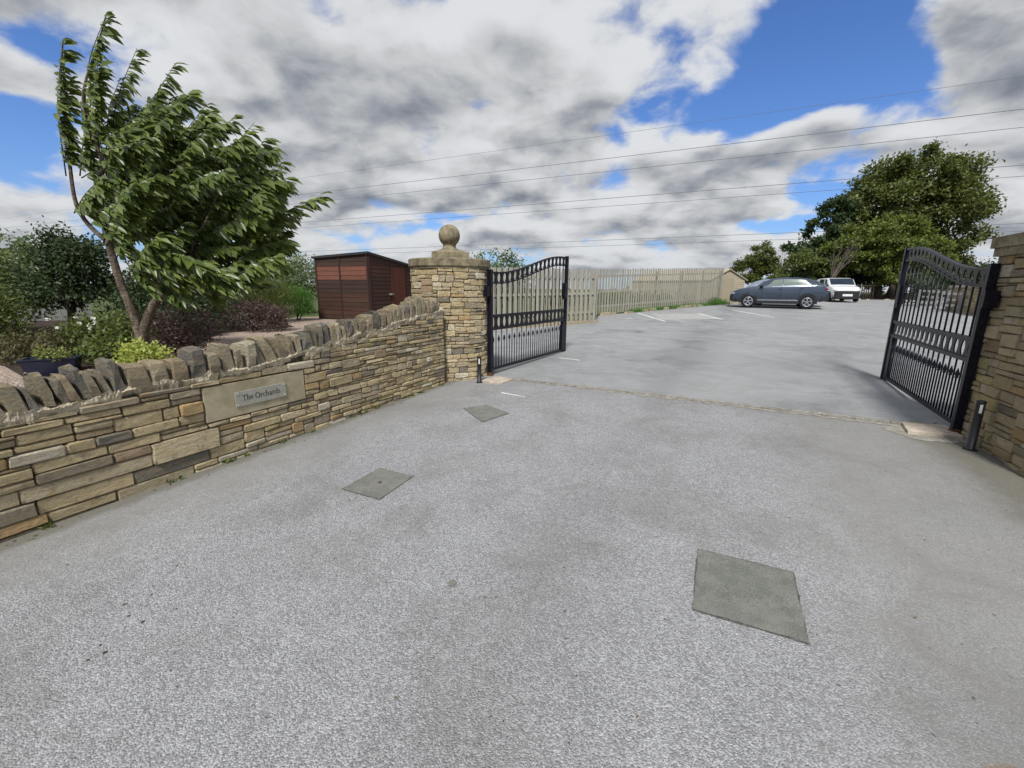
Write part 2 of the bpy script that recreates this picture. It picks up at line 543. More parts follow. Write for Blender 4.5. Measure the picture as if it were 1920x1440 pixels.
PALE_C = mat_rough("pale_concrete", (0.36, 0.30, 0.235), (0.55, 0.48, 0.39), 7, 0.006)
DUST = mat_rough("sandy_dust", (0.20, 0.185, 0.155), (0.36, 0.335, 0.285), 16, 0.01)
PICKET = mat_wood("weathered_picket_wood", (0.25, 0.235, 0.19), (0.42, 0.40, 0.335))
PICKETD = mat_wood("grey_board_wood", (0.17, 0.17, 0.165), (0.29, 0.285, 0.27))
SHEDW = mat_wood("stained_shiplap", (0.056, 0.037, 0.029), (0.098, 0.060, 0.046), True, 0.62, True)
FELT = mat_rough("roof_felt", (0.028, 0.028, 0.032), (0.06, 0.06, 0.066), 30, 0.004)
TIMBER = mat_wood("pale_timber_cladding", (0.31, 0.26, 0.18), (0.44, 0.385, 0.28), True)
BARK = mat_bark("cherry_bark", (0.075, 0.055, 0.042), (0.22, 0.18, 0.135))
BARKD = mat_bark("dark_bark", (0.035, 0.028, 0.022), (0.10, 0.08, 0.06))
TWIG = mat_plain("dead_twig", (0.13, 0.11, 0.09), 0.9, 0.1)
WIRE = mat_plain("cable_grey", (0.20, 0.215, 0.24), 0.6, 0.3)
STEEL = mat_plain("brushed_plate", (0.33, 0.325, 0.27), 0.6, 0.2, 0.0, 0.08, 30)
CHROME = mat_plain("bright_screw", (0.75, 0.75, 0.72), 0.25, 0.5, 0.8)
INK = mat_plain("lettering_black", (0.012, 0.012, 0.012), 0.5)
TROUGH = mat_plain("glazed_trough", (0.012, 0.016, 0.040), 0.28, 0.5)
L_CHERRY = mat_leaf("cherry_leaf", (0.014, 0.038, 0.007), (0.185, 0.235, 0.055), 0.24, 0.36, 0.45)
L_BIG = mat_leaf("broadleaf", (0.022, 0.040, 0.008), (0.138, 0.158, 0.032), 0.20)
L_BIG2 = mat_leaf("broadleaf_fresh", (0.034, 0.064, 0.010), (0.160, 0.195, 0.034), 0.26)
L_DARK = mat_leaf("dark_leaf", (0.012, 0.028, 0.010), (0.060, 0.090, 0.028), 0.15)
L_GREY = mat_leaf("grey_green_leaf", (0.050, 0.080, 0.030), (0.165, 0.215, 0.085), 0.25)
L_OLIVE = mat_leaf("olive_leaf", (0.040, 0.066, 0.012), (0.135, 0.165, 0.038), 0.25)
L_BRIGHT = mat_leaf("bright_leaf", (0.028, 0.085, 0.012), (0.095, 0.220, 0.030), 0.30)
L_YEL = mat_leaf("yellow_green_leaf", (0.22, 0.27, 0.05), (0.46, 0.50, 0.13), 0.25)
L_OLIVE2 = mat_leaf("alpine_leaf", (0.10, 0.13, 0.03), (0.26, 0.28, 0.08), 0.25)
L_PUR = mat_leaf("purple_leaf", (0.028, 0.017, 0.014), (0.115, 0.066, 0.054), 0.15)
L_RED = mat_leaf("russet_leaf", (0.035, 0.040, 0.013), (0.135, 0.115, 0.045), 0.2)
PETAL = mat_leaf("white_petal", (0.55, 0.52, 0.42), (0.80, 0.78, 0.68), 0.2)

# ------------------------------------------------------------------ ground
def build_ground():
    rings = [0.0] + list(np.geomspace(4, 3500, 34)); n = 72
    V, F = [], []
    for r in rings:
        for j in range(n):
            a = 2 * math.pi * j / n; x, y = r * math.sin(a), r * math.cos(a)
            rr = min(r, 55.0); k = rr / r if r > 0 else 1
            z = G(x * k, y * k) - 0.07
            if r > 55:
                t = min(1, (r - 55) / 180); t = t * t * (3 - 2 * t)
                z = z * (1 - t) + (-6.0) * t
            V.append((x, y, z))
    for i in range(len(rings) - 1):
        for j in range(n):
            F.append((i * n + j, i * n + (j + 1) % n, (i + 1) * n + (j + 1) % n, (i + 1) * n + j))
    o = part('ground', V, F, GRASSM, smooth=True); tag(o, kind='structure')


def sheet(name, poly, dz, mat, parent=None, kind='structure', ragged=0.0, step=0.12):
    if ragged:
        P2 = []
        for i in range(len(poly)):
            a, b = np.array(poly[i]), np.array(poly[(i + 1) % len(poly)]); L = np.linalg.norm(b - a); k = max(1, int(L / step))
            for q in range(k):
                p = a + (b - a) * q / k
                P2.append(p + RNG.normal(0, ragged, 2))
        poly = P2
    V = [(p[0], p[1], G(p[0], p[1]) + dz) for p in poly]
    o = part(name, V, [tuple(range(len(V)))], mat, parent)
    if kind and parent is None: tag(o, kind=kind)
    return o


build_ground()
TH0, TH1 = np.array((-1.4, 7.90)), np.array((9.0, 2.56))      # line across the gateway
tdir = (TH1 - TH0) / np.linalg.norm(TH1 - TH0)
drive = sheet('driveway', [(-1.4, 7.9), (-4.6, 0.2), (-8, -8), (9, -8), (9.0, 2.56)], 0.0, ASPH_N)
carpark = sheet('car_park', [(-1.4, 7.9), (9.0, 2.56), (34, 2), (48, 40), (28, 37.5), (15.2, 30.6), (3.9, 20.1), (3.2, 17.1), (-1.4, 14.4)], 0.0, ASPH_F)


def patch(poly, name='asphalt_patch', mat=PATCHM, parent=None, dz=0.004, rag=0.0028, step=0.07):
    return sheet(name, poly, dz, mat, parent or drive, None, rag, step)


def sealed(poly):
    c = np.mean(poly, 0); patch([tuple(c + (np.array(p) - c) * 1.022) for p in poly], 'joint_line', mat_joint, dz=0.003, rag=0.003)
    patch(poly, dz=0.006)
mat_joint = mat_rough('dark_joint', (.055, .054, .05), (.16, .158, .15), 60, .004)
sealed([(-1.35, 3.23), (-1.17, 3.63), (-0.83, 3.47), (-1.0, 3.06)])
sealed([(-0.63, 5.47), (-0.34, 5.62), (-0.03, 5.26), (-0.34, 4.91)])
sealed([(1.17, 2.44), (1.62, 2.22), (1.38, 1.72), (0.93, 1.93)])
for (x, y, r, m_, nm) in ((-0.32, 2.12, 0.024, PATCHM, 'tar_spot'), (-1.08, 3.34, 0.014, RUST, 'rust_stain')):
    patch([(x + r * math.cos(a), y + r * 1.2 * math.sin(a)) for a in np.linspace(0, 2 * math.pi, 12)[:-1]], nm, m_, dz=0.008, rag=0.0)
SETTM = mat_rough('worn_sett', (.165, .155, .135), (.33, .315, .28), 18, .008)
# threshold: worn stone strip, dust scattered round it
def on_th(t, off):
    nrm = np.array((-tdir[1], tdir[0]))
    if nrm[1] < 0: nrm = -nrm
    return TH0 + tdir * t + nrm * off
a_, b_ = 1.5, 6.75
sheet('dust_strip', [on_th(a_, -.07), on_th(b_, -.11), on_th(b_ + .2, .13), on_th(a_, .08)], 0.004, DUST, drive, None, 0.028, 0.06)
t = a_ + 0.15
kerbcount = 0
while t < b_ - 0.2:
    L = random.uniform(0.28, 0.62); t2 = min(t + L, b_ - 0.1)
    pl = [on_th(t + .006, -.038), on_th(t2 - .006, -.038), on_th(t2 - .006, .034), on_th(t + .006, .034)]
    V = [(p[0], p[1], G(*p) + 0.002) for p in pl] + [(p[0] + random.uniform(-.006, .006), p[1] + random.uniform(-.006, .006), G(*p) + random.uniform(.012, .02)) for p in pl]
    part('threshold_stone', V, [(4, 5, 6, 7), (0, 1, 5, 4), (1, 2, 6, 5), (2, 3, 7, 6), (3, 0, 4, 7)], SETTM, drive,
         color=random.choice([(0.30, .275, .23), (.24, .22, .19), (.36, .33, .28)]))
    t = t2
# painted bay lines
def stripe(a, b, w, parent=carpark):
    a, b = np.array(a), np.array(b); d = (b - a) / np.linalg.norm(b - a); n = np.array((-d[1], d[0])) * w / 2
    sheet('painted_line', [a - n, b - n, b + n, a + n], 0.005, WHITEP, parent, None, 0.006, 0.25)
stripe((6.09, 21.58), (6.0, 17.29), .10); stripe((8.99, 21.45), (8.67, 18.24), .10)
stripe((11.81, 23.81), (11.36, 19.16), .10); stripe((14.41, 22.9), (17.31, 21.3), .10)
stripe((4.75, 18.75), (5.05, 18.65), .12); stripe((10.1, 21.05), (10.5, 21.02), .12)
stripe((0.99, 9.2), (1.39, 8.89), .05); stripe((-0.16, 6.26), (0.19, 6.02), .05, drive)
sheet('concrete_patch', [(6.6, 21.2), (8.9, 21.3), (8.6, 18.3), (6.1, 18.1)], 0.004, mat_rough('pale_tarmac', (.31, .305, .29), (.40, .395, .375), 4, .004), carpark, None, 0.05, 0.3)
sheet('drain_cover', [(3.88, 13.75), (4.12, 13.75), (4.12, 14.05), (3.88, 14.05)], 0.005, PATCHM, carpark, None)
# slabs under the gate hinges
def slab(poly, h, parent):
    V = [(p[0], p[1], G(*p) - .02) for p in poly] + [(p[0] * .995 + np.mean([q[0] for q in poly]) * .005, p[1] * .995 + np.mean([q[1] for q in poly]) * .005, G(*p) + h) for p in poly]
    part('paving_slab', V, [(4, 5, 6, 7), (0, 1, 5, 4), (1, 2, 6, 5), (2, 3, 7, 6), (3, 0, 4, 7)], PALE_C, parent)
slab([(-0.52, 6.98), (-0.21, 6.75), (0.02, 7.09), (-0.26, 7.32)], .022, drive)
sheet('dirt_margin', [(4.15, 4.72), (4.42, 4.98), (5.0, 4.95), (4.85, 4.15), (4.22, 4.38)], 0.0035, DUST, drive, None, 0.03, 0.06)
slab([(4.30, 4.53), (4.50, 4.84), (4.90, 4.74), (4.74, 4.37)], .035, drive)

# loose grit on the drive
def grit():
    mb = MB()
    pts = [(-1.8, 1.84, .012), (-1.82, 1.66, .012), (-1.9, 1.88, .008), (-1.88, 1.7, .009), (-1.91, 2.03, .008), (-1.86, 1.62, .008), (-1.7, 1.93, .006)]
    for _ in range(120):
        pts.append((random.uniform(-2.2, 3.0), random.uniform(.8, 5.0), random.uniform(.002, .005)))
    for x, y, r in pts:
        z = G(x, y)
        V = [(x + r * math.cos(a) * random.uniform(.7, 1.2), y + r * math.sin(a) * random.uniform(.7, 1.2), z) for a in (0, 1.57, 3.14, 4.71)] + [(x, y, z + r * .7)]
        mb.add(V, [(0, 1, 4), (1, 2, 4), (2, 3, 4), (3, 0, 4)])
    o = mb.out('loose_grit', mat_plain("dark_grit", (0.03, 0.03, 0.03), 0.8))
    tag(o, kind='stuff')
grit()


def litter():
    rn = np.random.default_rng(12); mb = MB()
    def lf(x, y, r, a):
        z = G(x, y) + .004; c, s_ = math.cos(a), math.sin(a)
        mb.add([(x - r * c, y - r * s_, z), (x + r * .4 * s_, y - r * .4 * c, z + r * .25), (x + r * c, y + r * s_, z + .002), (x - r * .4 * s_, y + r * .4 * c, z + r * .3)], [(0, 1, 2, 3)])
    for _ in range(46):
        t_ = rn.uniform(-.3, 4.6); d = abs(rn.normal(.05, .06)) + .03
        lf(-3.225 + .4426 * t_ + .8967 * d, 2.518 + .8967 * t_ - .4426 * d, rn.uniform(.008, .02), rn.uniform(0, 6))
    for _ in range(40): lf(rn.uniform(-2, 4.2), rn.uniform(1.2, 6.5), rn.uniform(.006, .015), rn.uniform(0, 6))
    o = mb.out('leaf_litter', mat_plain('dry_leaf', (.13, .085, .04), .9, .1, var=.5)); tag(o, kind='stuff')
litter()

# ------------------------------------------------------------------ stone walls
STONE_COL = [((0.50, 0.42, 0.265), 5), ((0.44, 0.365, 0.225), 5), ((0.54, 0.465, 0.315), 4.5), ((0.45, 0.395, 0.28), 4), ((0.40, 0.35, 0.255), 3),
             ((0.29, 0.26, 0.205), 1.8), ((0.17, 0.165, 0.15), .8), ((0.45, 0.315, 0.165), 1.0), ((0.58, 0.54, 0.44), 2), ((0.33, 0.25, 0.175), 0.7),
             ((0.46, 0.41, 0.215), .7)]


def shade(c, lo=.85, hi=1.18):
    k = random.uniform(lo, hi); return tuple(v * k for v in c)


def stone_col():
    c = random.choices([c for c, _ in STONE_COL], [w for _, w in STONE_COL])[0]
    k = random.uniform(0.95, 1.25)
    return (min(.7, c[0] * k * 1.03), min(.65, c[1] * k), min(.55, c[2] * k * .95))


def lay_stones(s0, s1, zbot, ztop, wr, hr, holes=(), bigzone=None, seed=1, grow=lambda s: 1.0):
    """random coursed rubble by filling the lowest gap of a skyline; returns (s0,s1,z0,z1) boxes"""
    rn = random.Random(seed)
    ds = 0.02; n = int((s1 - s0) / ds)
    sky = [zbot(s0 + (i + .5) * ds) - rn.random() * .0 for i in range(n)]
    base = min(sky) - 0.01
    sky = [base] * n
    for i in range(n):  # start: follow ground, buried bed levels
        sky[i] = base
    out = []
    q = 0.026
    guard = 0
    while guard < 6000:
        guard += 1
        cand = [(sky[i], i) for i in range(n) if sky[i] < ztop(s0 + (i + .5) * ds) - 0.012]
        if not cand: break
        z, i = min(cand)
        j = i
        while j < n and abs(sky[j] - z) < 1e-4: j += 1
        W = (j - i) * ds
        hole = None
        for h in holes:
            c = s0 + (i + .5) * ds
            if h[0] <= c < h[1] and z >= h[2] - .012 and z < h[3] - .001: hole = h
        if hole:
            for k in range(i, j):
                c = s0 + (k + .5) * ds
                if hole[0] <= c < hole[1]: sky[k] = hole[3]
            continue
        big = bigzone and bigzone(s0 + i * ds, z)
        w = rn.uniform(*wr) * (1.75 if big else 1.0) * grow(s0 + i * ds)
        if rn.random() < .16: w *= .55
        if W - w < 0.08: w = W
        if w > W: w = W
        if W > wr[1] * 2.4 and w == W: w = W / 2
        w = max(ds, round(w / ds) * ds)
        h = rn.choice(hr) * (1.6 if big else 1.0) * (1 + .45 * (grow(s0 + i * ds) - 1))
        if w < .09: h = min(h, hr[1])
        h = max(1, round(h / q)) * q
        # nearby levels: match neighbour if close
        for nb in ((sky[i - 1] if i > 0 else None), (sky[j] if j < n else None)):
            if nb is not None and 0 < abs(nb - (z + h)) <= q * 1.01 and nb - z > .02 and rn.random() < .8: h = nb - z
        top = z + h
        for hl in holes:
            if i * ds + s0 < hl[1] and i * ds + s0 + w > hl[0] and z < hl[2] and top > hl[2] - .015: top = hl[2]
            if z < hl[2] < top + 0.03 and i * ds + s0 < hl[1] and i * ds + s0 + w > hl[0]: top = hl[2]
        k2 = min(n, i + max(1, int(round(w / ds))))
        a, b = s0 + i * ds, s0 + k2 * ds
        for hl in holes:   # do not run across a hole side
            if z + .012 >= hl[2] and z < hl[3] - .001:
                if a < hl[0] < b: b = hl[0]; k2 = max(i + 1, int(round((b - s0) / ds)))
        for k in range(i, k2): sky[k] = top
        out.append((a, b, z, min(top, min(ztop(a), ztop(b)) + .006) if top > min(ztop(a), ztop(b)) else top))
    return [b for b in out if b[3] - b[2] > 0.018 and b[1] - b[0] > .03]


def stone_mesh(box, frame, gap=0.0034, depth=0.10, proud=0.0, edge=0.009):
    """front face 4x4 with a pulled back rim, sides running into the wall. frame(s,z,d)->xyz, d outward"""
    a, b, z0, z1 = box
    a += gap; b -= gap; z0 += gap * .8; z1 -= gap * .8
    w, h = b - a, z1 - z0
    e = min(edge, w * .25, h * .25)
    us = [a, a + e, b - e, b]; zs = [z0, z0 + e, z1 - e, z1]
    tl = random.uniform(-.02, .02) * w * .5
    V = []; jit = min(.006, h * .08)
    for iz in range(4):
        for iu in range(4):
            rim = (iu in (0, 3)) or (iz in (0, 3)); cor = (iu in (0, 3)) and (iz in (0, 3))
            s, z = us[iu], zs[iz]
            if cor:
                kk = random.uniform(.3, 1.0) * e
                s += kk * (1 if iu == 0 else -1) * .8; z += kk * (1 if iz == 0 else -1) * .8
            s += random.uniform(-jit, jit); z += random.uniform(-jit, jit) + tl * ((s - a) / w - .5)
            d = proud + (-e * random.uniform(.9, 1.5) if rim else random.uniform(-.004, .006))
            V.append(frame(s, z, d))
    F = [(iz * 4 + iu, iz * 4 + iu + 1, iz * 4 + iu + 5, iz * 4 + iu + 4) for iz in range(3) for iu in range(3)]
    ring = [0, 1, 2, 3, 7, 11, 15, 14, 13, 12, 8, 4]
    o = len(V)
    bs = [(us[i % 4], zs[i // 4]) for i in ring]
    for s, z in bs: V.append(frame(s, z, -depth))
    m = len(ring)
    for k in range(m):
        k2 = (k + 1) % m
        F.append((ring[k2], ring[k], o + k, o + k2))
    return V, F


def place_stones(boxes, frame, parent, limit=300, proud=0.012, edge=0.009, depth=0.10, colf=stone_col, seen=None):
    boxes = sorted(boxes, key=lambda b: -(b[1] - b[0]) * (b[3] - b[2]) + (9 if seen and b[1] < seen else 0))
    rest = MB()
    for k, bx in enumerate(boxes):
        V, F = stone_mesh(bx, frame, proud=random.uniform(-.007, proud), edge=edge, depth=depth)
        if k < limit: o = part('stone', V, F, STONE, parent, True, colf()); o.data.polygons[4].use_smooth = False
        else: rest.add(V, F)
    if rest.V:
        o = rest.out('small_stones', STONE, parent, True, (0.36, 0.30, 0.19)); tag(o, kind='stuff')


# --- left boundary wall
WA = np.array((-3.225, 2.518)); WD = np.array((2.087, 4.229)); WD /= np.linalg.norm(WD); WN = np.array((WD[1], -WD[0]))


def wframe(s, z, d):
    p = WA + WD * s + WN * d
    return (p[0], p[1], z)


TOPS = [(-2.0, .76), (0.0, .795), (.4, .825), (.76, .845), (1.37, .855), (1.88, .895), (2.28, .945), (2.66, 1.0), (3.34, 1.09), (4.07, 1.195), (4.73, 1.275), (5.4, 1.33)]
CTOP = [(-2.0, .99), (.1, 1.035), (.43, 1.06), (.76, 1.095), (1.5, 1.11), (1.9, 1.145), (2.37, 1.185), (3.0, 1.268), (3.75, 1.385), (4.32, 1.50), (4.64, 1.46), (5.4, 1.5)]
def interp(T):
    xs, ys = zip(*T)
    return lambda s: float(np.interp(s, xs, ys))
wtop, ctop = interp(TOPS), interp(CTOP)
def wbase(s): p = WA + WD * s; return G(*p)

base = WA + WD * 2.0
wall = thing('stone_wall', 'low honey sandstone wall with upright coping stones along the left of the drive', 'wall', (base[0], base[1], wbase(2.0)))
W_END = 4.86
holes = [(1.26, 2.28, 0.450, 0.778)]
boxes = lay_stones(-2.4, W_END, wbase, lambda s: wtop(s) - 0.035, (.12, .33), (.042, .052, .062, .062, .078, .094), holes,
                   lambda s, z: (s < 1.25 and z < .30 and random.random() < .8), 11, lambda s: float(np.interp(s, [1.2, 2.4, 4.5], [1.36, 1.06, .90])))
place_stones(boxes, wframe, wall, seen=-.3)
mb = MB()                                         # core of the wall, set back behind the stone faces
ss = np.linspace(-2.45, W_END, 30)
prof = [(s, wtop(s) - .03) for s in ss]
V = [wframe(s, wbase(s) - .15, -.035) for s, _ in prof] + [wframe(s, z, -.035) for s, z in prof] + [wframe(s, wbase(s) - .15, -.36) for s, _ in prof] + [wframe(s, z, -.36) for s, z in prof]
n = len(prof); F = []
for i in range(n - 1):
    F += [(i, i + 1, n + i + 1, n + i), (2 * n + i + 1, 2 * n + i, 3 * n + i, 3 * n + i + 1), (n + i, n + i + 1, 3 * n + i + 1, 3 * n + i)]
F += [(0, n, 3 * n, 2 * n), (n - 1, 3 * n - 1 - 0, 4 * n - 1, 2 * n - 1)]
mb.add(V, F); mb.out('wall_core', CORE, wall)
# mortar bed under the coping: lumpy strip
def mortar_bed():
    ns = 700
    xs = np.linspace(-2.4, W_END, ns)
    def sm(k): return np.convolve(RNG.normal(0, 1, ns + 40), np.ones(k) / math.sqrt(k), 'same')[:ns]
    a1, a2, a3, a4 = sm(9), sm(17), sm(11), sm(26)
    V = []; F = []; nd = 7
    for i, s in enumerate(xs):
        t = wtop(s); up = max(.0, .018 + .013 * a4[i] + .006 * a1[i]); lo = .016 + .011 * a2[i] + .005 * a3[i]
        gp = .022 if a2[i] < -.9 else 0.0
        pr = [(-.055, -.050 - lo), (-.014 - gp + .007 * a3[i], -.036 - lo), (-.003 - gp + .007 * a2[i], -.018), (.004 + .006 * a1[i], up * .5), (-.004 + .008 * a3[i], .008 + up), (-.05, up + .018), (-.33, .03)]
        for d, z in pr: V.append(wframe(s, t + z + random.gauss(0, .0022), d + random.gauss(0, .0022)))
    for i in range(ns - 1):
        for j in range(nd - 1): F.append((i * nd + j, (i + 1) * nd + j, (i + 1) * nd + j + 1, i * nd + j + 1))
    part('mortar_bed', V, F, MORTAR, wall, False)
mortar_bed()


def coping_stone(sc_, w, zb, zt, tilt, dep, lean, d0=-.015):
    """a rough slab stood on edge: rounded top, thickness w along the wall"""
    h = zt - zb
    j_ = random.uniform(-.02, .012)
    out = [(0.016, 0), (0.024 + j_, h * .42), (.016 + j_, h * .90), (-.012 + j_, h * .975), (-dep * .45, h), (-dep * .85, h * .90), (-dep, h * .55), (-dep, 0)]
    rings = []
    tp = random.uniform(.72, 1.0)
    for u, ins in ((-.5, .010), (-.40, 0), (.40, 0), (.5, .010)):
        ring = []
        for d, z in out:
            z2 = max(0, z - (ins if z > 0 else 0)); dd_ = d - (ins if d > -dep * .5 else -ins)
            s = sc_ + u * w * (1 - (1 - tp) * z2 / h) + tilt * z2 + random.gauss(0, .0045)
            ring.append(wframe(s, zb + z2 + random.gauss(0, .005) + (lean if z > 0 else 0) * u, dd_ + d0 + random.gauss(0, .004)))
        rings.append(ring)
    V = [p for r_ in rings for p in r_]; n = len(out); F = []
    for i in range(3):
        for j in range(n):
            j2 = (j + 1) % n
            F.append((i * n + j, i * n + j2, (i + 1) * n + j2, (i + 1) * n + j))
    F.append(tuple(reversed(range(n)))); F.append(tuple(3 * n + j for j in range(n)))
    return V, F


COP_COL = [(0.36, .31, .215), (.30, .265, .195), (.19, .185, .165), (.40, .345, .24), (.25, .22, .165), (.38, .35, .265), (.16, .16, .152), (.34, .275, .19), (.34, .31, .22)]
s = -2.35
tilt = -.25
while s < 4.70:
    w = random.choice([.06, .075, .09, .09, .11, .13, .15]) * (1.0 if s < 2.2 else .95)
    if s >= 1.28: w = random.choice([.055, .065, .075, .085, .10, .115])
    if .77 < s < 1.28: w = random.uniform(.115, .15)
    if .20 < s < .77: w = random.uniform(.045, .075)
    tg = -.20 if s < .65 else random.uniform(-.12, .06)
    if 1.75 < s < 2.1: tg = -.5
    tilt = tilt * .4 + tg * .6
    c_ = s + w / 2
    V, F = coping_stone(c_, w * .95, wtop(c_) + .015, ctop(c_) + random.uniform(-.060, .025), tilt + random.uniform(-.07, .07), random.uniform(.17, .25), random.uniform(-.02, .02))
    part('coping_stone', V, F, STONE, wall, False, shade(random.choice(COP_COL if not .2 < s < .77 else COP_COL[1:3] + COP_COL[6:8])))
    s += w + random.choice([.004, .008, .012, .02])
# name stone let into the wall
def wbox(s0, s1, z0, z1, d0, d1, bev=0.0):
    V = [wframe(s0, z0, d0), wframe(s1, z0, d0), wframe(s1, z1, d0), wframe(s0, z1, d0),
         wframe(s0 + bev, z0 + bev, d1), wframe(s1 - bev, z0 + bev, d1), wframe(s1 - bev, z1 - bev, d1), wframe(s0 + bev, z1 - bev, d1)]
    return V, [(0, 3, 2, 1), (4, 5, 6, 7), (0, 1, 5, 4), (1, 2, 6, 5), (2, 3, 7, 6), (3, 0, 4, 7)]
V, F = wbox(1.266, 2.274, .456, .772, -.08, .006, .004)
part('name_stone', V, F, PLAQ, wall)

# sign plate with lettering
sign = thing('sign', 'small metal name plate reading The Orchards on a pale stone block', 'sign', wframe(1.785, .535, .008))
V, F = wbox(1.527, 2.045, .538, .680, .010, .017, .002)
part('plate', V, F, STEEL, sign)
for a, b in ((1.547, .557), (2.025, .557), (1.547, .661), (2.025, .661)):
    m_ = MB(); c0 = np.array(wframe(a, b, .017)); c1 = np.array(wframe(a, b, .024))
    m_.tube([c0, c1], .0085, 10); m_.out('screw', CHROME, sign)


def lettering(text, s0, z0, xh, width):
    """serif capitals and small letters drawn with thick stems, thin joins and small serifs"""
    TK, TN = .17, .075
    def stem(x, y0, y1, w=TK): return [[(x, y0), (x + w, y0), (x + w, y1), (x, y1)]]
    def ser(x, y, w=.36): return [[(x - w / 2, y), (x + w / 2, y), (x + w / 2, y + .06), (x - w / 2, y + .06)]]
    def arc(cx, cy, rx, ry, a0, a1, n=14, thick=TK, thin=TN):
        ps = []
        for k in range(n):
            qa, qb = R(a0 + (a1 - a0) * k / n), R(a0 + (a1 - a0) * (k + 1) / n)
            def wd(a): return thin + (thick - thin) * abs(math.cos(a))
            o = lambda a, w: (cx + (rx + w / 2) * math.cos(a), cy + (ry + w / 2) * math.sin(a))
            i_ = lambda a, w: (cx + (rx - w / 2) * math.cos(a), cy + (ry - w / 2) * math.sin(a))
            ps.append([i_(qa, wd(qa)), o(qa, wd(qa)), o(qb, wd(qb)), i_(qb, wd(qb))])
        return ps
    g = {}
    g['T'] = (1.25, stem(.54, 0, 1.45) + ser(.625, 0, .5) + [[(.05, 1.38), (1.2, 1.38), (1.2, 1.46), (.05, 1.46)], [(.05, 1.14), (.11, 1.14), (.14, 1.38), (.05, 1.38)], [(1.14, 1.14), (1.2, 1.14), (1.2, 1.38), (1.11, 1.38)]])
    hh = lambda top: stem(.16, 0, top) + ser(.245, 0) + [[(.04, top - .06), (.2, top - .02), (.2, top + .04), (.04, top - .01)]]
    g['h'] = (1.12, hh(1.55) + arc(.56, .62, .27, .33, 20, 170) + stem(.76, 0, .68) + ser(.845, 0))
    g['e'] = (.95, arc(.48, .5, .34, .46, 10, 330) + [[(.14, .5), (.82, .5), (.84, .57), (.14, .57)]])
    g['O'] = (1.62, arc(.81, .72, .62, .70, 0, 360, 24, .21, .07))
    g['r'] = (.85, stem(.16, 0, 1.0) + ser(.245, 0) + arc(.52, .62, .24, .33, 50, 160) + [[(.58, .78), (.76, .78), (.76, .95), (.58, .95)]])
    g['c'] = (.92, arc(.48, .5, .34, .46, 45, 325))
    g['a'] = (.98, arc(.42, .28, .25, .25, 40, 330) + stem(.60, .06, .72) + arc(.44, .68, .24, .28, 10, 165) + [[(.70, 0), (.92, .02), (.92, .08), (.66, .12)]])
    g['d'] = (1.12, arc(.46, .48, .32, .45, 30, 330) + stem(.74, 0, 1.55) + [[(.62, 1.5), (.8, 1.53), (.8, 1.58), (.62, 1.55)], [(.86, 0), (1.04, .02), (1.04, .07), (.86, .07)]])
    g['s'] = (.78, arc(.38, .73, .22, .22, 30, 260) + arc(.38, .26, .24, .23, -150, 95))
    total = sum(.55 if ch == ' ' else g[ch][0] for ch in text)
    k = width / total; ky = xh
    x = 0
    for ch in text:
        if ch == ' ': x += .55; continue
        m_ = MB()
        for poly in g[ch][1]:
            V = [wframe(s0 + (x + px_) * k, z0 + py_ * ky, .0185) for px_, py_ in poly]
            V2 = [wframe(s0 + (x + px_) * k, z0 + py_ * ky, .0165) for px_, py_ in poly]
            m_.add(V + V2, [(0, 1, 2, 3), (0, 4, 5, 1), (1, 5, 6, 2), (2, 6, 7, 3), (3, 7, 4, 0)])
        x += g[ch][0]
        m_.out('letter', INK, sign)
lettering('The Orchards', 1.592, .588, .036, .385)

# --- gate pillars
def pillar_left():
    cx, cy, r = -1.07, 7.66, 0.655
    z0, zt = G(cx, cy), 1.955
    t = thing('gate_pillar', 'round honey sandstone gate pillar topped with a big stone ball', 'pillar', (cx, cy, z0))
    def fr(s, z, d):
        a = s / r            # s=0 faces the camera side (-y)
        return (cx + (r + d) * math.sin(a), cy - (r + d) * math.cos(a), z)
    bx = lay_stones(-1.75 * r, 1.75 * r, lambda s: z0 - .03, lambda s: zt, (.11, .27), (.052, .062, .078, .078, .094), (), None, 5)
    def colf():
        c = stone_col(); return tuple(v * 1.10 for v in c)
    place_stones(bx, fr, t, proud=.012, colf=colf)
    m_ = MB(); m_.lathe([(r - .035, -.1), (r - .035, zt - z0)], (cx, cy, z0), 32); m_.out('pillar_core', CORE, t, True)
    m_ = MB(); m_.lathe([(r + .008, -.030), (r + .010, .0), (r + .026, .006), (r + .032, .016), (r + .032, .118), (r + .015, .132), (.3, .152)], (cx, cy, zt), 40)
    cap = m_.out('capstone', CAPST, t)
    m_ = MB()
    h0 = zt + .146
    m_.box((cx, cy, h0 + .045), (.30, .30, .05), ((math.cos(.18), math.sin(.18), 0), (-math.sin(.18), math.cos(.18), 0), (0, 0, 1)))
    V = []
    for k, (w, z) in enumerate(((.295, .0951), (.22, .13), (.13, .165), (.105, .20), (.11, .235))):
        for j in range(24):
            a = 2 * math.pi * j / 24
            sq = min(1 / max(abs(math.cos(a)), 1e-6), 1 / max(abs(math.sin(a)), 1e-6)); bl = max(0, 1 - k / 2.)
            rr_ = w * (sq * bl + 1 * (1 - bl)); V.append((cx + rr_ * math.cos(a + .18), cy + rr_ * math.sin(a + .18), h0 + z))
    m_.add(V, [(i * 24 + j, i * 24 + (j + 1) % 24, (i + 1) * 24 + (j + 1) % 24, (i + 1) * 24 + j) for i in range(4) for j in range(24)])
    m_.out('finial_base', CAPST, t)
    m_ = MB(); rb = .178
    m_.lathe([(max(.004, rb * math.sin(a)), -rb * math.cos(a)) for a in np.linspace(0.02, math.pi - .02, 20)], (cx, cy, h0 + .198 + rb), 32)
    m_.out('ball_finial', CAPST, t, True)


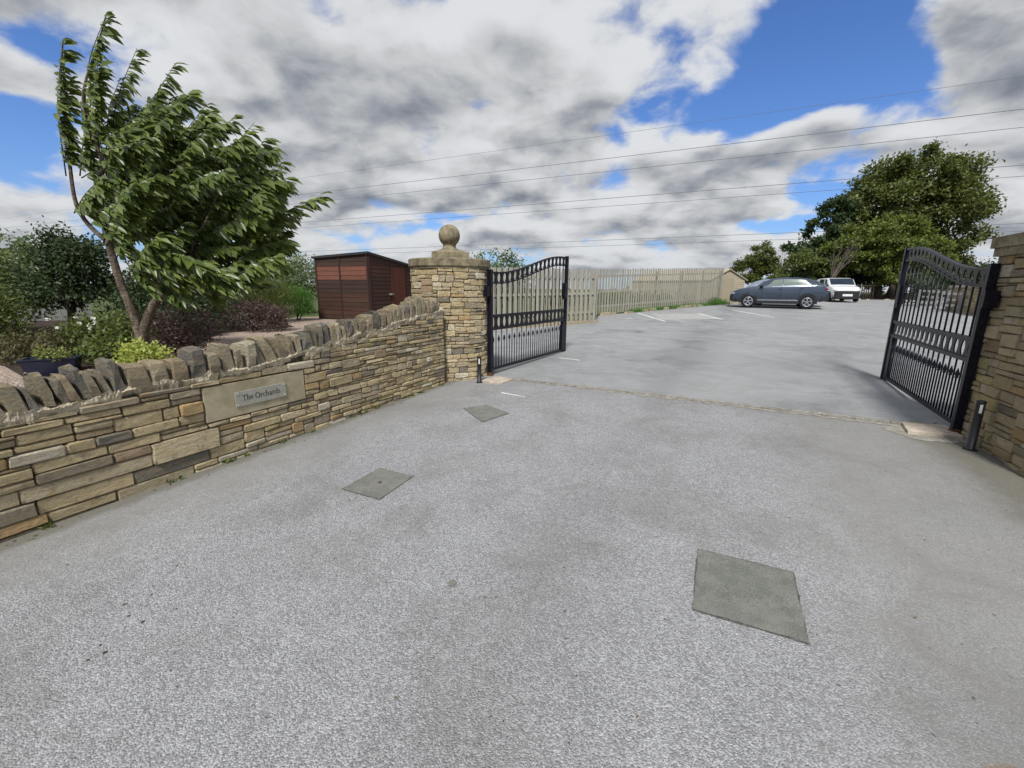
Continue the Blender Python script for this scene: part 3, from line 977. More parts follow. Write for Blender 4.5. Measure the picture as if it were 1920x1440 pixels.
def pillar_right():
    K = np.array((4.90, 4.60)); D = np.array((-.42, -.9075)); D /= np.linalg.norm(D); N = np.array((D[1], -D[0]))   # outward, towards the drive
    z0, zt = G(*K), 1.99
    t = thing('gate_pillar', 'sandstone gate pillar cut off by the right edge, beside the open gate', 'pillar', (*K, z0))
    def fr(s, z, d):
        p = K + D * s + N * d; return (p[0], p[1], z)
    L = 1.35
    bx = lay_stones(0, L, lambda s: z0 - .06, lambda s: zt, (.16, .36), (.062, .078, .078, .104, .12), (), None, 21)
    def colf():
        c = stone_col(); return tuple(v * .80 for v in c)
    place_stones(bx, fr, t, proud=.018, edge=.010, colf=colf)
    # return face looking back into the car park and the front end
    def fr2(s, z, d):
        p = K - N * s - D * d; return (p[0], p[1], z)
    def fr2f(s, z, d): return fr2(.9 - s, z, d)
    place_stones(lay_stones(0, .9, lambda s: z0 - .06, lambda s: zt, (.16, .34), (.062, .078, .104), (), None, 31), fr2f, t, colf=colf)
    c = K + D * L / 2 - N * .45
    m_ = MB(); ax_ = ((*D, 0), (*N, 0), (0, 0, 1))
    m_.box((*c, (z0 + zt) / 2 - .1), (L / 2 - .035, .415, (zt - z0) / 2 + .1), ax_); m_.out('pillar_core', CORE, t)
    m_ = MB(); m_.box((*c, zt + .04), (L / 2 + .03, .48, .04), ax_); m_.box((*c, zt + .135), (L / 2 + .055, .505, .053), ax_)
    m_.out('capstone', CAPST, t)
pillar_left(); pillar_right()


# photocell posts
def photocell(x, y, rz, label, h):
    z = G(x, y)
    t = thing('photocell_post', label, 'post', (x, y, z), 'black photocell posts by the gate pillars', rz)
    m_ = MB(); m_.lathe([(.034, 0), (.034, h - .03), (.036, h - .028), (.036, h - .004), (.03, h)], (0, 0, 0), 14)
    m_.out('post_tube', BLACK, t, True, world=False)
    m_ = MB(); m_.box((0, -.036, h - .075), (.019, .012, .058)); m_.out('sensor_housing', BLACK, t, world=False)
    m_ = MB(); m_.box((-.004, -.0495, h - .075), (.010, .002, .042)); m_.out('sensor_window', WHITEP, t, world=False)
    m_ = MB(); m_.lathe([(.055, -.01), (.055, .008), (.04, .012)], (0, 0, 0), 14); m_.out('base_collar', BLACK, t, world=False)
photocell(-.53, 6.93, R(8), 'black photocell post standing against the left round pillar', .43)
photocell(4.53, 4.09, R(-35), 'black photocell post standing by the right pillar', .50)


# ------------------------------------------------------------------ gates
def build_gate():
    W, Hh, Hf = 3.05, 1.74, 2.15
    def top(u):
        t_ = min(1, max(0, (u - .06) / .86)); t_ = t_ * t_ * (3 - 2 * t_)
        return Hh - .035 + (Hf - Hh) * t_
    g = thing('driveway_gate', 'open black iron gate leaf hung on the round left pillar', 'gate', (0, 0, 0), 'pair of open black iron gates')
    def P(name, m_, mat=GATE, smooth=False, parent=g): return m_.out(name, mat, parent, smooth, world=False)
    P('hinge_stile', MB().box((0, 0, Hh / 2 + .01), (.036, .036, Hh / 2)))
    P('lock_stile', MB().box((W, 0, Hf / 2 + .015), (.032, .032, Hf / 2 - .015)))
    us = np.linspace(.012, .989, 28)
    def rail(name, off, w, d):
        m_ = MB(); V = []
        for u in us:
            z = top(u) - off
            for a, b in ((-w / 2, -d / 2), (w / 2, -d / 2), (w / 2, d / 2), (-w / 2, d / 2)): V.append((u * W, a, z + b))
        F = []
        for i in range(len(us) - 1):
            for j in range(4): F.append((i * 4 + j, (i + 1) * 4 + j, (i + 1) * 4 + (j + 1) % 4, i * 4 + (j + 1) % 4))
        F += [(0, 1, 2, 3), (len(V) - 1, len(V) - 2, len(V) - 3, len(V) - 4)]
        m_.add(V, F); P(name, m_)
    rail('top_rail', .0, .048, .026); rail('lower_top_rail', .175, .036, .020)
    for z, nm in ((.985, 'middle_rail'), (.765, 'middle_rail'), (.075, 'bottom_rail')):
        P(nm, MB().box((W / 2, 0, z), (W / 2 - .034, .022, .022)))
    N = 17; p_ = W / N
    def plate(u, zc, hz):
        """flat scroll piece between two oval openings: narrow waist, wide ends"""
        prof = [(-1, .088), (-.80, .062), (-.42, .043), (0, .036), (.42, .043), (.80, .062), (1, .088)]
        lim0, lim1 = max(-.088, .03 - u), min(.088, W - .03 - u)
        out = [(min(w, lim1), z) for z, w in prof] + [(max(-w, lim0), z) for z, w in reversed(prof)]
        n = len(out)
        V = [(u + a, y, zc + z * hz) for y in (-.006, .006) for a, z in out]
        F = [tuple(range(n)), tuple(range(2 * n - 1, n - 1, -1))] + [(k, n + k, n + (k + 1) % n, (k + 1) % n) for k in range(n)]
        P('scroll_plate', MB().add(V, F))
    for i in range(N):
        u = (i + .5) * p_
        # dog bar with a spear head
        if i < N - 1:
            z1 = .53
            m_ = MB().tube([(u, 0, .09), (u, 0, z1)], .009, 6); P('dog_bar', m_, smooth=True)
            m_ = MB().lathe([(.008, 0), (.020, .012), (.010, .026), (.024, .045), (.017, .07), (.003, .115)], (u, 0, z1), 6)
            m_.bar((u - .036, 0, z1 + .03), (u + .036, 0, z1 + .03), .011)
            P('spear_head', m_)
    for i in range(1, N):
        u = i * p_
        if i < N - 0:
            P('bar', MB().tube([(u, 0, .09), (u, 0, .76)], .0095, 6), smooth=True)
        P('bar', MB().tube([(u, 0, 1.0), (u, 0, top(u / W) - .18)], .0105, 6), smooth=True)
        plate(u, .875, .092); plate(u, top(u / W) - .0875, .078)
    # latch, drop bolt, hinges
    m_ = MB().box((W - .085, 0, 1.42), (.055, .040, .15)); m_.box((W - .085, 0, 1.25), (.035, .03, .04)); P('lock_box', m_)
    P('latch_handle', MB().bar((W - .19, -.05, 1.44), (W + .10, -.05, 1.44), .018))
    m_ = MB().box((W - .13, -.01, .37), (.085, .028, .29)); m_.box((W - .13, -.01, .70), (.06, .03, .035)); P('bolt_box', m_)
    P('drop_bolt', MB().tube([(W - .13, -.01, .02), (W - .13, -.01, .12)], .016, 8))
    m_ = MB().box((-.055, .0, 1.40), (.03, .016, .022)); m_.lathe([(.042, -.06), (.042, .06)], (0, 0, 1.40), 10); P('top_hinge', m_, RUST)
    m_ = MB().box((-.11, .01, 1.40), (.035, .055, .085)); P('hinge_bracket', m_)
    m_ = MB().lathe([(.06, -.035), (.055, 0), (.045, .022)], (0, 0, .0), 12); P('bottom_pivot', m_, RUST)
    return g


gl = build_gate()
gr = copy_tree(gl)
gl.location = (-.379, 7.468, G(-.379, 7.468) + .035); gl.rotation_euler = (0, 0, R(58.9))
gr.location = (4.817, 4.541, G(4.817, 4.541) + .04); gr.rotation_euler = (0, 0, R(62.0))
gr['label'] = 'open black iron gate leaf hung on the right pillar'


# ------------------------------------------------------------------ fences
def fence_run(t, a, b, zt0, zt1, pitch, w, th, nm, mat, seed, alt=False, lift=.06, zb=None, tj=.02):
    rn = random.Random(seed)
    a, b = np.array(a, float), np.array(b, float); L = np.linalg.norm(b - a); d = (b - a) / L
    n_ = np.array((d[1], -d[0]));
    if n_ @ (-a) < 0: n_ = -n_                       # towards the camera
    k = int(L / pitch)
    for i in range(k + 1):
        s = i * pitch; p = a + d * s; f = s / L
        zb_ = (G(*p) if zb is None else zb) + lift + rn.uniform(-.02, .02)
        zt_ = zt0 + (zt1 - zt0) * f + rn.uniform(-tj, tj)
        off = .034 if (not alt or i % 2 == 0) else -.034
        c = p + n_ * off; lean = rn.uniform(-.012, .012)
        V = []
        for z, q in ((zb_, 0), (zt_, lean)):
            for u, v in ((-w / 2, -th / 2), (w / 2, -th / 2), (w / 2, th / 2), (-w / 2, th / 2)):
                pp = c + d * (u + q) + n_ * v; V.append((pp[0], pp[1], z))
        part(nm, V, [(0, 3, 2, 1), (4, 5, 6, 7), (0, 1, 5, 4), (1, 2, 6, 5), (2, 3, 7, 6), (3, 0, 4, 7)], mat, t)
    return d, n_, L


def rails_posts(t, a, b, zt0, zt1, fr, posts, mat, pw=.10, off=0.0):
    a, b = np.array(a, float), np.array(b, float); L = np.linalg.norm(b - a); d = (b - a) / L
    for f in fr:
        pa, pb = a, b
        za = G(*pa) + (zt0 - G(*pa)) * f; zb_ = G(*pb) + (zt1 - G(*pb)) * f
        MB().bar((pa[0], pa[1], za), (pb[0], pb[1], zb_), .04, .085).out('rail', mat, t)
    for s, hh in posts:
        p = a + d * s + np.array((-d[1], d[0])) * .075 * (1 if (np.array((-d[1], d[0])) @ a) > 0 else -1)
        z = G(*p); zt_ = zt0 + (zt1 - zt0) * s / L
        MB().box((p[0], p[1], (z - .1 + zt_ * hh + z * (1 - hh)) / 2), (pw / 2, pw / 2, (zt_ * hh + z * (1 - hh) - z + .1) / 2), ((*d, 0), (-d[1], d[0], 0), (0, 0, 1))).out('post', mat, t)


FA, FB = (3.76, 20.10), (13.65, 29.35)
f1 = thing('picket_fence', 'weathered grey picket fence along the back of the empty parking bays', 'fence', (8.7, 24.7, G(8.7, 24.7)))
fence_run(f1, FA, FB, 2.47, 3.03, .218, .112, .022, 'picket', PICKET, 3)
rails_posts(f1, FA, FB, 2.47, 3.03, (.20, .52, .85), [(.1, .95), (2.6, .62), (5.35, .93), (8.1, .93), (10.8, .93), (13.4, .93)], PICKET)
NA, NB = (-1.25, 14.27), (3.12, 17.04)
f2 = thing('board_fence', 'weathered double sided board fence seen behind the left gate leaf', 'fence', (1.0, 15.7, G(1.0, 15.7)))
fence_run(f2, NA, NB, 2.27, 2.35, .112, .098, .022, 'board', PICKET, 4, True, .03)
rails_posts(f2, NA, NB, 2.27, 2.35, (.2, .55, .85), [(.2, .93), (2.6, .93), (5.1, .93)], PICKET)
fence_run(f2, (3.20, 17.15), (3.74, 19.98), 2.35, 2.47, .13, .10, .022, 'board', PICKET, 5, True, .03)
# kerb stones and weeds at the fence foot
kt = thing('kerb', 'broken line of pale kerb stones along the foot of the picket fence', 'kerb', (6, 21.9, G(6, 21.9)))
fd = (np.array(FB) - FA) / np.linalg.norm(np.array(FB) - FA); fnn = np.array((fd[1], -fd[0]))
s = .1
while s < 9.8:
    L = random.uniform(.35, .75); p = np.array(FA) + fd * (s + L / 2) + fnn * random.uniform(.16, .26)
    if random.random() < .72:
        V = []; hh = random.uniform(.07, .15)
        for z, k in ((-.03, 1), (hh, .86)):
            for u, v in ((-1, -1), (1, -1), (1, 1), (-1, 1)):
                q = p + fd * u * L / 2 * k * random.uniform(.9, 1) + fnn * v * .09 * k * random.uniform(.8, 1.1); V.append((q[0], q[1], G(*q) + z))
        part('kerb_stone', V, [(4, 5, 6, 7), (0, 1, 5, 4), (1, 2, 6, 5), (2, 3, 7, 6), (3, 0, 4, 7)], STONE, kt, color=random.choice([(.46, .40, .30), (.38, .33, .24), (.42, .40, .34)]))
    s += L + random.uniform(0, .25)
kt2 = thing('kerb', 'low stone edging at the foot of the board fence behind the left gate', 'kerb', (1, 15.4, G(1, 15.4)))
nd = (np.array(NB) - NA) / np.linalg.norm(np.array(NB) - NA); nnn = np.array((nd[1], -nd[0]))
s = 0
while s < 5.1:
    L = random.uniform(.4, .7); p = np.array(NA) + nd * (s + L / 2) + nnn * .16
    V = []
    for z, k in ((-.03, 1), (.09, .92)):
        for u, v in ((-1, -1), (1, -1), (1, 1), (-1, 1)):
            q = p + nd * u * L / 2 * k + nnn * v * .10 * k; V.append((q[0], q[1], G(*q) + z + random.uniform(-.01, .01)))
    part('kerb_stone', V, [(4, 5, 6, 7), (0, 1, 5, 4), (1, 2, 6, 5), (2, 3, 7, 6), (3, 0, 4, 7)], STONE, kt2, color=random.choice([(.46, .40, .30), (.42, .36, .26), (.40, .36, .28)]))
    s += L + .02


# ------------------------------------------------------------------ garden platform
GZ = 0.60
def wpt(s, off):
    p = WA + WD * s + WN * off; return (float(p[0]), float(p[1]))
gpoly = [wpt(-6, -.36), wpt(4.9, -.36), (-1.45, 8.2), (-1.45, 14.1), (-1.25, 14.9), (-2.0, 20), (-8, 30), (-45, 30), (-45, -6)]
mb = MB(); mb.prism(gpoly, -.9, GZ); o = mb.out('garden_ground', GRASSM); tag(o, kind='structure')
gv = [wpt(-6, -.37), wpt(4.9, -.37), (-1.47, 8.2), (-1.47, 14.05), (-4.2, 16.5), (-7.2, 15.0), (-8.0, 12.0), (-7.2, 9.0), (-7.0, 6.5), (-10, 5.6), (-16, 3.0)]
o = part('gravel_path', [(x_, y_, GZ + .003) for x_, y_ in gv], [tuple(range(len(gv)))], GRAVEL); tag(o, kind='structure')


def bed(name, pts, h, mat=SOIL):
    """a soil bed mounded above the gravel"""
    c = np.mean(pts, 0); V = []; n = len(pts); F = []
    for k, z in ((1.0, .004), (.8, h * .6), (.4, h), (0.02, h)):
        for p in pts:
            q = c + (np.array(p) - c) * k; V.append((q[0], q[1], GZ + z + (random.uniform(-.02, .02) if k < 1 else 0)))
    for i in range(3):
        for j in range(n): F.append((i * n + j, i * n + (j + 1) % n, (i + 1) * n + (j + 1) % n, (i + 1) * n + j))
    F.append(tuple(3 * n + j for j in range(n)))
    o = part(name, V, F, mat, smooth=True); tag(o, kind='structure')
bed('soil_bed', [(-4.6, 4.2), (-3.9, 4.6), (-4.2, 5.9), (-5.3, 7.2), (-6.4, 9.5), (-5.6, 11.3), (-6.6, 12.6), (-11, 14), (-16, 11), (-15, 7.5), (-8.5, 6.4), (-6.5, 5.5)], .10)
bed('soil_bed', [(-6.4, 5.1), (-8.5, 6.3), (-15, 7.4), (-15, 3.0), (-9, 3.4)], .16)


# ------------------------------------------------------------------ leaves and plants
def unit(v): return v / (np.linalg.norm(v, axis=-1, keepdims=True) + 1e-9)


def leaf_quads(P, D, N_, L, W):
    """one kite-shaped leaf per point, bent a little along its midrib"""
    D = unit(D); S_ = unit(np.cross(D, N_)); Nn = np.cross(S_, D)
    L = L[:, None]; W = W[:, None]
    V = np.stack([P, P + D * L * .45 + S_ * W * .5 + Nn * W * .12, P + D * L - Nn * L * .12, P + D * L * .45 - S_ * W * .5 + Nn * W * .12], 1)
    n = len(P)
    return V.reshape(-1, 3), np.arange(n * 4).reshape(n, 4)


def clump_cloud(c, rad, nclump, per, crad, rn, lo=.35, flat=.8, bottom=-1.0):
    """leaf points in many small clumps spread through an ellipsoid's outer volume"""
    u = unit(rn.normal(size=(nclump * 3, 3)))
    u = u[u[:, 2] > bottom][:nclump]
    k = rn.uniform(lo, 1.0, (len(u), 1)) ** .6
    cc = u * k * rad * rn.uniform(.85, 1.08, (len(u), 1)) + c
    P = np.repeat(cc, per, 0) + rn.normal(size=(len(u) * per, 3)) * crad * np.array((1, 1, flat))
    out = unit((P - c) / np.array(rad) ** 1.0 + 1e-6)
    return P, out, cc


def bush(name, label, cat, c, rad, mat, n=2600, ls=.05, group=None, spike=0.0, seed=0, stems=3, nclump=None, aspect=.55, crad=None, stem_h=None, droop=.0, zfloor=None, bottom=-.45):
    rn = np.random.default_rng(seed + 100)
    c = np.array(c, float); rad = np.array(rad, float)
    zf = GZ if zfloor is None else zfloor
    t = thing(name, label, cat, (c[0], c[1], zf), group)
    nclump = nclump or 60
    P, out, cc = clump_cloud(c, rad, nclump, max(4, n // nclump), crad or rad.min() * .24, rn, bottom=bottom)
    keep = P[:, 2] > zf + .01; P, out = P[keep], out[keep]
    D = unit(out * .5 + rn.normal(size=P.shape) * .55 + np.array((0.25, .05, spike - droop)))
    Nn = unit(out * .5 + rn.normal(size=P.shape) * .5 + np.array((0, 0, .8)))
    L = ls * rn.uniform(.7, 1.35, len(P)); V, F = leaf_quads(P, D, Nn, L, L * aspect)
    part('foliage', V, F, mat, t)
    for k in range(stems):
        q = cc[rn.integers(len(cc))]; b0 = c + np.array((rn.uniform(-.15, .15) * rad[0], rn.uniform(-.15, .15) * rad[1], 0)); b0[2] = zf - .05
        MB().tube([b0, b0 * .5 + q * .5 + np.array((0, 0, .1 * rad[2])), q], [rad[0] * .03 + .008, rad[0] * .02 + .006, .004], 5).out('stem', BARKD, t, True)
    return t


def big_tree(name, label, base, trunk_h, blobs, mat, n, ls, seed, group=None, tr=.35, limbs=9):
    """tapered trunk, limbs reaching into the crown, crown of several lobes made of leaf clumps"""
    rn = np.random.default_rng(seed)
    base = np.array(base, float)
    t = thing(name, label, 'tree', base, group)
    cen = np.mean([b[0] for b in blobs], 0)
    top = np.array((base[0] * .3 + cen[0] * .7, base[1] * .3 + cen[1] * .7, cen[2]))
    mid = base * .55 + top * .45; mid[2] = base[2] + trunk_h
    trunk = MB().tube([base - (0, 0, .4), base + (0, 0, .3), mid, top], [tr * 1.5, tr * 1.05, tr * .75, tr * .18], 9).out('trunk', BARKD, t, True)
    Ps, Os = [], []
    vol = sum(b[1][0] * b[1][2] for b in blobs)
    for bc, br in blobs:
        bc, br = np.array(bc, float), np.array(br, float)
        m = int(n * br[0] * br[2] / vol); ncl = max(14, int(m / 150))
        P, out, cc = clump_cloud(bc, br, ncl, 150, min(br) * .09 + .10, rn, lo=.45, flat=.65)
        # ragged twigs beyond the outline
        Ps.append(P); Os.append(out)
        for q in cc[:max(3, limbs // len(blobs))]:
            st = mid * .6 + top * .4
            MB().tube([mid, (mid + q) / 2 + np.array((0, 0, .06 * np.linalg.norm(q - mid))), q], [tr * .42, tr * .2, .03], 6).out('limb', BARKD, t, True)
    P, out = np.concatenate(Ps), np.concatenate(Os)
    D = unit(out * .4 + rn.normal(size=P.shape) * .7 + np.array((.25, 0, -.1))); Nn = unit(rn.normal(size=P.shape) * .7 + np.array((0, 0, .7)) + out * .5)
    L = ls * rn.uniform(.6, 1.3, len(P)); V, F = leaf_quads(P, D, Nn, L, L * .62)
    part('crown', V, F, mat, t)
    return t


# ------------------------------------------------------------------ cherry tree (wind from the left)
def cherry():
    rn = np.random.default_rng(42)
    Y = 5.05
    base = np.array((-4.27, Y, GZ))
    # image-plane picture of the branches, in metres across (x) and up (z) at the tree's distance; third value = offset in depth
    F_, TH = 820.0, R(12.42)
    def W(u, v, dy=0.0):
        ro = R(.529); a, b = u - 960, v - 720
        x_, y_ = math.cos(ro) * a + math.sin(ro) * b, -math.sin(ro) * a + math.cos(ro) * b
        d = np.array((x_, F_ * math.cos(TH) - y_ * math.sin(TH), -F_ * math.sin(TH) - y_ * math.cos(TH)))
        return np.array((0, 0, CAMZ)) + d * (Y + dy) / d[1]
    t = thing('cherry_tree', 'wind-blown cherry tree with dark drooping leaves behind the left wall', 'tree', base)
    def cat(pts, n):
        pts = [np.array(p) for p in pts]; pts = [2 * pts[0] - pts[1]] + pts + [2 * pts[-1] - pts[-2]]; out = []
        seg = len(pts) - 3
        for i in range(n):
            g = i / (n - 1) * seg; k = min(int(g), seg - 1); f = g - k
            a, b, c, d = pts[k:k + 4]
            out.append(.5 * ((2 * b) + (c - a) * f + (2 * a - 5 * b + 4 * c - d) * f * f + (3 * b - a - 3 * c + d) * f ** 3))
        return np.array(out)
    def limb(name, pts, r0, r1, n=14):
        c = cat(pts, n); rr = np.linspace(r0, r1, n)
        return MB().tube(c, list(rr), 8).out(name, BARK, t, True), c
    b0 = np.array((base[0], base[1], GZ - .1))
    limb('trunk', [b0, W(270, 640), W(276, 600), W(296, 560), W(330, 530)], .055, .038)
    limb('trunk', [b0 + (-.02, .02, 0), W(256, 610, .05), W(226, 530, .1), W(205, 460, .1), W(196, 420, .1)], .046, .032)
    limb('branch', [W(203, 455, .1), W(165, 420, .1), W(142, 380, .1), W(131, 310, .1), W(122, 215, .1), W(114, 150, .1), W(118, 76, .1)], .026, .006, 20)
    limb('branch', [W(196, 425, .1), W(188, 370, .1), W(190, 300, 0), W(155, 190, 0), W(182, 90, 0), W(199, 28, 0)], .024, .005, 20)
    limb('branch', [W(300, 556), W(286, 480, .1), W(272, 420, .1), W(262, 330, .1), W(240, 200, .1)], .034, .010)
    limb('branch', [W(335, 540), W(360, 470, -.1), W(400, 390, -.2), W(430, 300, -.2)], .038, .012)
    limb('branch', [W(335, 540), W(390, 500, .2), W(450, 450, .3), W(520, 400, .3)], .036, .010)
    limb('branch', [W(340, 545), W(390, 550, -.3), W(440, 545, -.4), W(490, 500, -.5)], .035, .010)
    # leafy shoots: start px, tip px, depth at start and tip
    SH = [((124, 330), (118, 76), .1, .1, 120), ((136, 330), (128, 150), .1, .1, 60), ((330, 500), (400, 560), -.3, -.4, 40), ((270, 455), (345, 505), -.45, -.55, 44), ((235, 490), (285, 545), -.4, -.5, 34), ((300, 500), (350, 560), -.4, -.45, 40), ((215, 440), (265, 500), -.3, -.4, 36), ((345, 490), (420, 545), -.5, -.6, 60), ((225, 420), (300, 470), -.5, -.6, 50), ((240, 470), (320, 515), -.55, -.6, 50), ((300, 470), (390, 500), -.6, -.7, 56), ((285, 520), (335, 570), -.35, -.4, 40), ((158, 200), (199, 28), 0, 0, 70), ((188, 380), (154, 200), .0, .0, 50), ((200, 330), (182, 130), -.1, -.1, 70), ((215, 420), (240, 230), -.2, -.1, 60), ((190, 420), (215, 290), .2, .2, 50), ((205, 300), (257, 90), .0, .1, 66), ((240, 330), (328, 120), 0, .1, 66),
          ((262, 330), (300, 165), .2, .3, 50), ((300, 350), (387, 196), -.1, 0, 60), ((330, 380), (441, 217), -.1, -.1, 60), ((370, 400), (477, 230), .1, .1, 56),
          ((380, 410), (504, 258), -.2, -.25, 60), ((400, 420), (535, 302), .1, .2, 60), ((400, 430), (543, 356), .3, .4, 54), ((450, 460), (605, 366), -.2, -.3, 64),
          ((420, 480), (560, 400), .1, .2, 50), ((430, 500), (543, 452), -.4, -.5, 50), ((420, 520), (520, 490), .2, .2, 46), ((390, 510), (460, 520), -.3, -.4, 44),
          ((280, 450), (340, 500), -.2, -.4, 34),
          ((175, 280), (150, 190), .1, .1, 44), ((150, 330), (175, 215), .0, .0, 40), ((170, 260), (185, 120), -.1, -.1, 50), ((200, 250), (225, 150), .1, .2, 44)]
    for _ in range(150):      # filling shoots inside the crown outline
        a = rn.uniform(0, 1); u0 = 165 + 285 * a + rn.uniform(-45, 45); v0 = 440 - 40 * (1 - a) + rn.uniform(-165, 150)
        L = rn.uniform(70, 130); an = R(rn.uniform(20, 78) - 32 * a)
        u1, v1 = u0 + L * math.cos(an), v0 - L * math.sin(an)
        # keep inside a rough outline
        lim = np.interp(u1, [120, 200, 260, 330, 440, 510, 540, 560], [180, 70, 120, 150, 235, 280, 330, 400])
        if v1 < lim: v1 = lim + rn.uniform(0, 40)
        if u1 > 540: u1 = 540 - rn.uniform(0, 30)
        low = np.interp(u0, [150, 230, 320, 420, 470, 540], [400, 500, 540, 535, 500, 450])
        if v0 > low: v1 -= v0 - low; v0 = low
        dy = rn.uniform(-.75, .6); SH.append(((u0, v0), (u1, v1), dy, dy + rn.uniform(-.2, .2), int(rn.uniform(52, 80))))
    P, D, N_ = [], [], []
    wind = np.array((.90, .0, -.30))
    tw = MB()
    for (a, b, d0, d1, n) in SH:
        p0, p2 = W(*a, d0), W(*b, d1); m = (p0 + p2) / 2 + np.array((-.05, 0, .03)) * np.linalg.norm(p2 - p0)
        c = cat([p0, m, p2], 9); tw.tube(c, list(np.linspace(.007, .002, 9)), 5)
        for k in range(n):
            f = .10 + .90 * (k + rn.uniform(0, 1)) / n; g = f * 8; i = min(7, int(g)); q = c[i] + (c[i + 1] - c[i]) * (g - i)
            tdir_ = c[i + 1] - c[i]; tdir_ = tdir_ / np.linalg.norm(tdir_)
            end = max(0, f - .82) * 3
            dr = wind * rn.uniform(.8, 1.2) + np.array((rn.normal(0, .26), rn.normal(-.05, .42), rn.normal(-.14, .28))) + tdir_ * (.15 + end)
            P.append(q + rn.normal(0, .010, 3)); D.append(dr); N_.append(np.array((rn.normal(.1, .4), rn.normal(-.75, .4), rn.normal(.75, .4))))
    tw.out('twigs', BARKD, t, True)['kind'] = 'stuff'
    P, D, N_ = np.array(P), unit(np.array(D)), unit(np.array(N_))
    D[:, 2] -= .0; L = rn.uniform(.10, .175, len(P)); Wd = L * rn.uniform(.32, .42, len(P))
    def leaf_mesh(P, D, N_, L, Wd):
        S_ = unit(np.cross(D, N_)); Nn = np.cross(S_, D); L_ = L[:, None]; W_ = Wd[:, None]
        dn = np.array((0, 0, -1.)) * L_
        pts = [P, P + D * L_ * .30 + S_ * W_ * .46 + Nn * W_ * .10, P + D * L_ * .66 + S_ * W_ * .40 + Nn * W_ * .08 + dn * .05, P + D * L_ + dn * .20,
               P + D * L_ * .66 - S_ * W_ * .40 + Nn * W_ * .08 + dn * .05, P + D * L_ * .30 - S_ * W_ * .46 + Nn * W_ * .10, P + D * L_ * .5 + dn * .02 - Nn * W_ * .08]
        V = np.stack(pts, 1).reshape(-1, 3); n = len(P)
        f = np.array([(0, 1, 6), (1, 2, 6), (2, 3, 6), (3, 4, 6), (4, 5, 6), (5, 0, 6)])
        F = (f[None] + (np.arange(n) * 7)[:, None, None]).reshape(-1, 3)
        return V, F
    order = np.argsort(np.linalg.norm(P + D * .1 - np.array((0, 0, CAMZ)), axis=1) + rn.uniform(0, .35, len(P)))
    front, rest = order[:300], order[300:]
    V, F = leaf_mesh(P[rest], D[rest], N_[rest], L[rest], Wd[rest]); part('foliage', V, F, L_CHERRY, t, True)['kind'] = 'stuff'
    for i in front:
        V, F = leaf_mesh(P[i:i + 1], D[i:i + 1], N_[i:i + 1], L[i:i + 1], Wd[i:i + 1]); part('leaf', V, F, L_CHERRY, t, True)
cherry()

# ------------------------------------------------------------------ garden planting (all behind the wall)
def px2(u, v, y):
    ro = R(.529); TH = R(12.42); a, b = u - 960, v - 720
    x_, y_ = math.cos(ro) * a + math.sin(ro) * b, -math.sin(ro) * a + math.cos(ro) * b
    d = np.array((x_, 820 * math.cos(TH) - y_ * math.sin(TH), -820 * math.sin(TH) - y_ * math.cos(TH)))
    return np.array((0, 0, CAMZ)) + d * y / d[1]


bush('hedge', 'dark hedge behind the small tree and the grey fence', 'hedge', (-9.6, 13.2, 1.1), (2.6, .7, .62), L_DARK, 6000, .08, seed=16, nclump=120, crad=.16)
t = bush('yellow_shrub', 'bright yellow-green low shrub showing over the wall coping', 'shrub', (-3.62, 4.25, .84), (.26, .20, .24), L_YEL, 1500, .042, seed=1, nclump=50, aspect=.6)
bush('barberry_shrub', 'dark purple shrub at the foot of the cherry tree', 'shrub', (-4.35, 5.75, .95), (.40, .40, .44), L_PUR, 2800, .035, seed=2, nclump=90, aspect=.7)
bush('purple_shrub', 'broad low purple shrub along the gravel edge left of the shed', 'shrub', (-6.2, 10.3, .86), (1.0, .6, .42), L_PUR, 6000, .045, seed=3, nclump=150, crad=.09, aspect=.7)
bush('purple_shrub', 'purple shrub in the shade beneath the cherry crown', 'shrub', (-6.75, 9.0, .85), (.65, .55, .42), L_PUR, 3500, .045, seed=4, nclump=90, crad=.09, aspect=.7)
bush('broom_shrub', 'tall feathery olive shrub behind the purple shrubs', 'shrub', (-7.35, 12.6, 1.25), (1.05, .75, .85), L_OLIVE, 9000, .11, seed=5, nclump=160, spike=1.4, aspect=.13, crad=.17)
bush('fern_shrub', 'bright green feathery shrub against the corner of the brown shed', 'shrub', (-6.62, 13.6, 1.05), (.48, .42, .62), L_BRIGHT, 5000, .06, seed=6, nclump=90, spike=.4, aspect=.3, crad=.09)
bush('laurel_bush', 'pale green leafy bush rising behind the brown shed corner', 'shrub', (-8.2, 17.2, 1.75), (1.0, .8, .95), L_GREY, 4000, .10, seed=7, nclump=80, crad=.22)
bush('hedge', 'clipped olive hedge behind the garden left of the shed', 'hedge', (-11.2, 17.5, 1.30), (3.2, .7, .85), L_OLIVE, 9000, .10, seed=8, nclump=200, crad=.16)
bush('dark_shrub', 'dark green shrub in shade directly under the cherry tree', 'shrub', (-5.75, 7.5, 1.25), (.95, .5, .80), L_DARK, 7000, .06, seed=9, nclump=100, crad=.12)
bush('rose_bush', 'leafy rose bush with small white blooms left of the cherry trunk', 'shrub', (-5.75, 6.2, .86), (.50, .40, .36), L_OLIVE, 2600, .065, seed=10, nclump=70, crad=.10)
rn = np.random.default_rng(3)
rt = bpy.data.objects['rose_bush']
for k in range(11):
    q = np.array((-5.75 + rn.uniform(-.42, .35), 5.78 + rn.uniform(-.03, .12), 1.0 + rn.uniform(-.05, .24)))
    D = unit(rn.normal(size=(7, 3)) + np.array((0, -.6, .4))); V, F = leaf_quads(np.repeat(q[None], 7, 0), D, unit(rn.normal(size=(7, 3))), np.full(7, .035), np.full(7, .03))
    part('bloom', V, F, PETAL, rt)
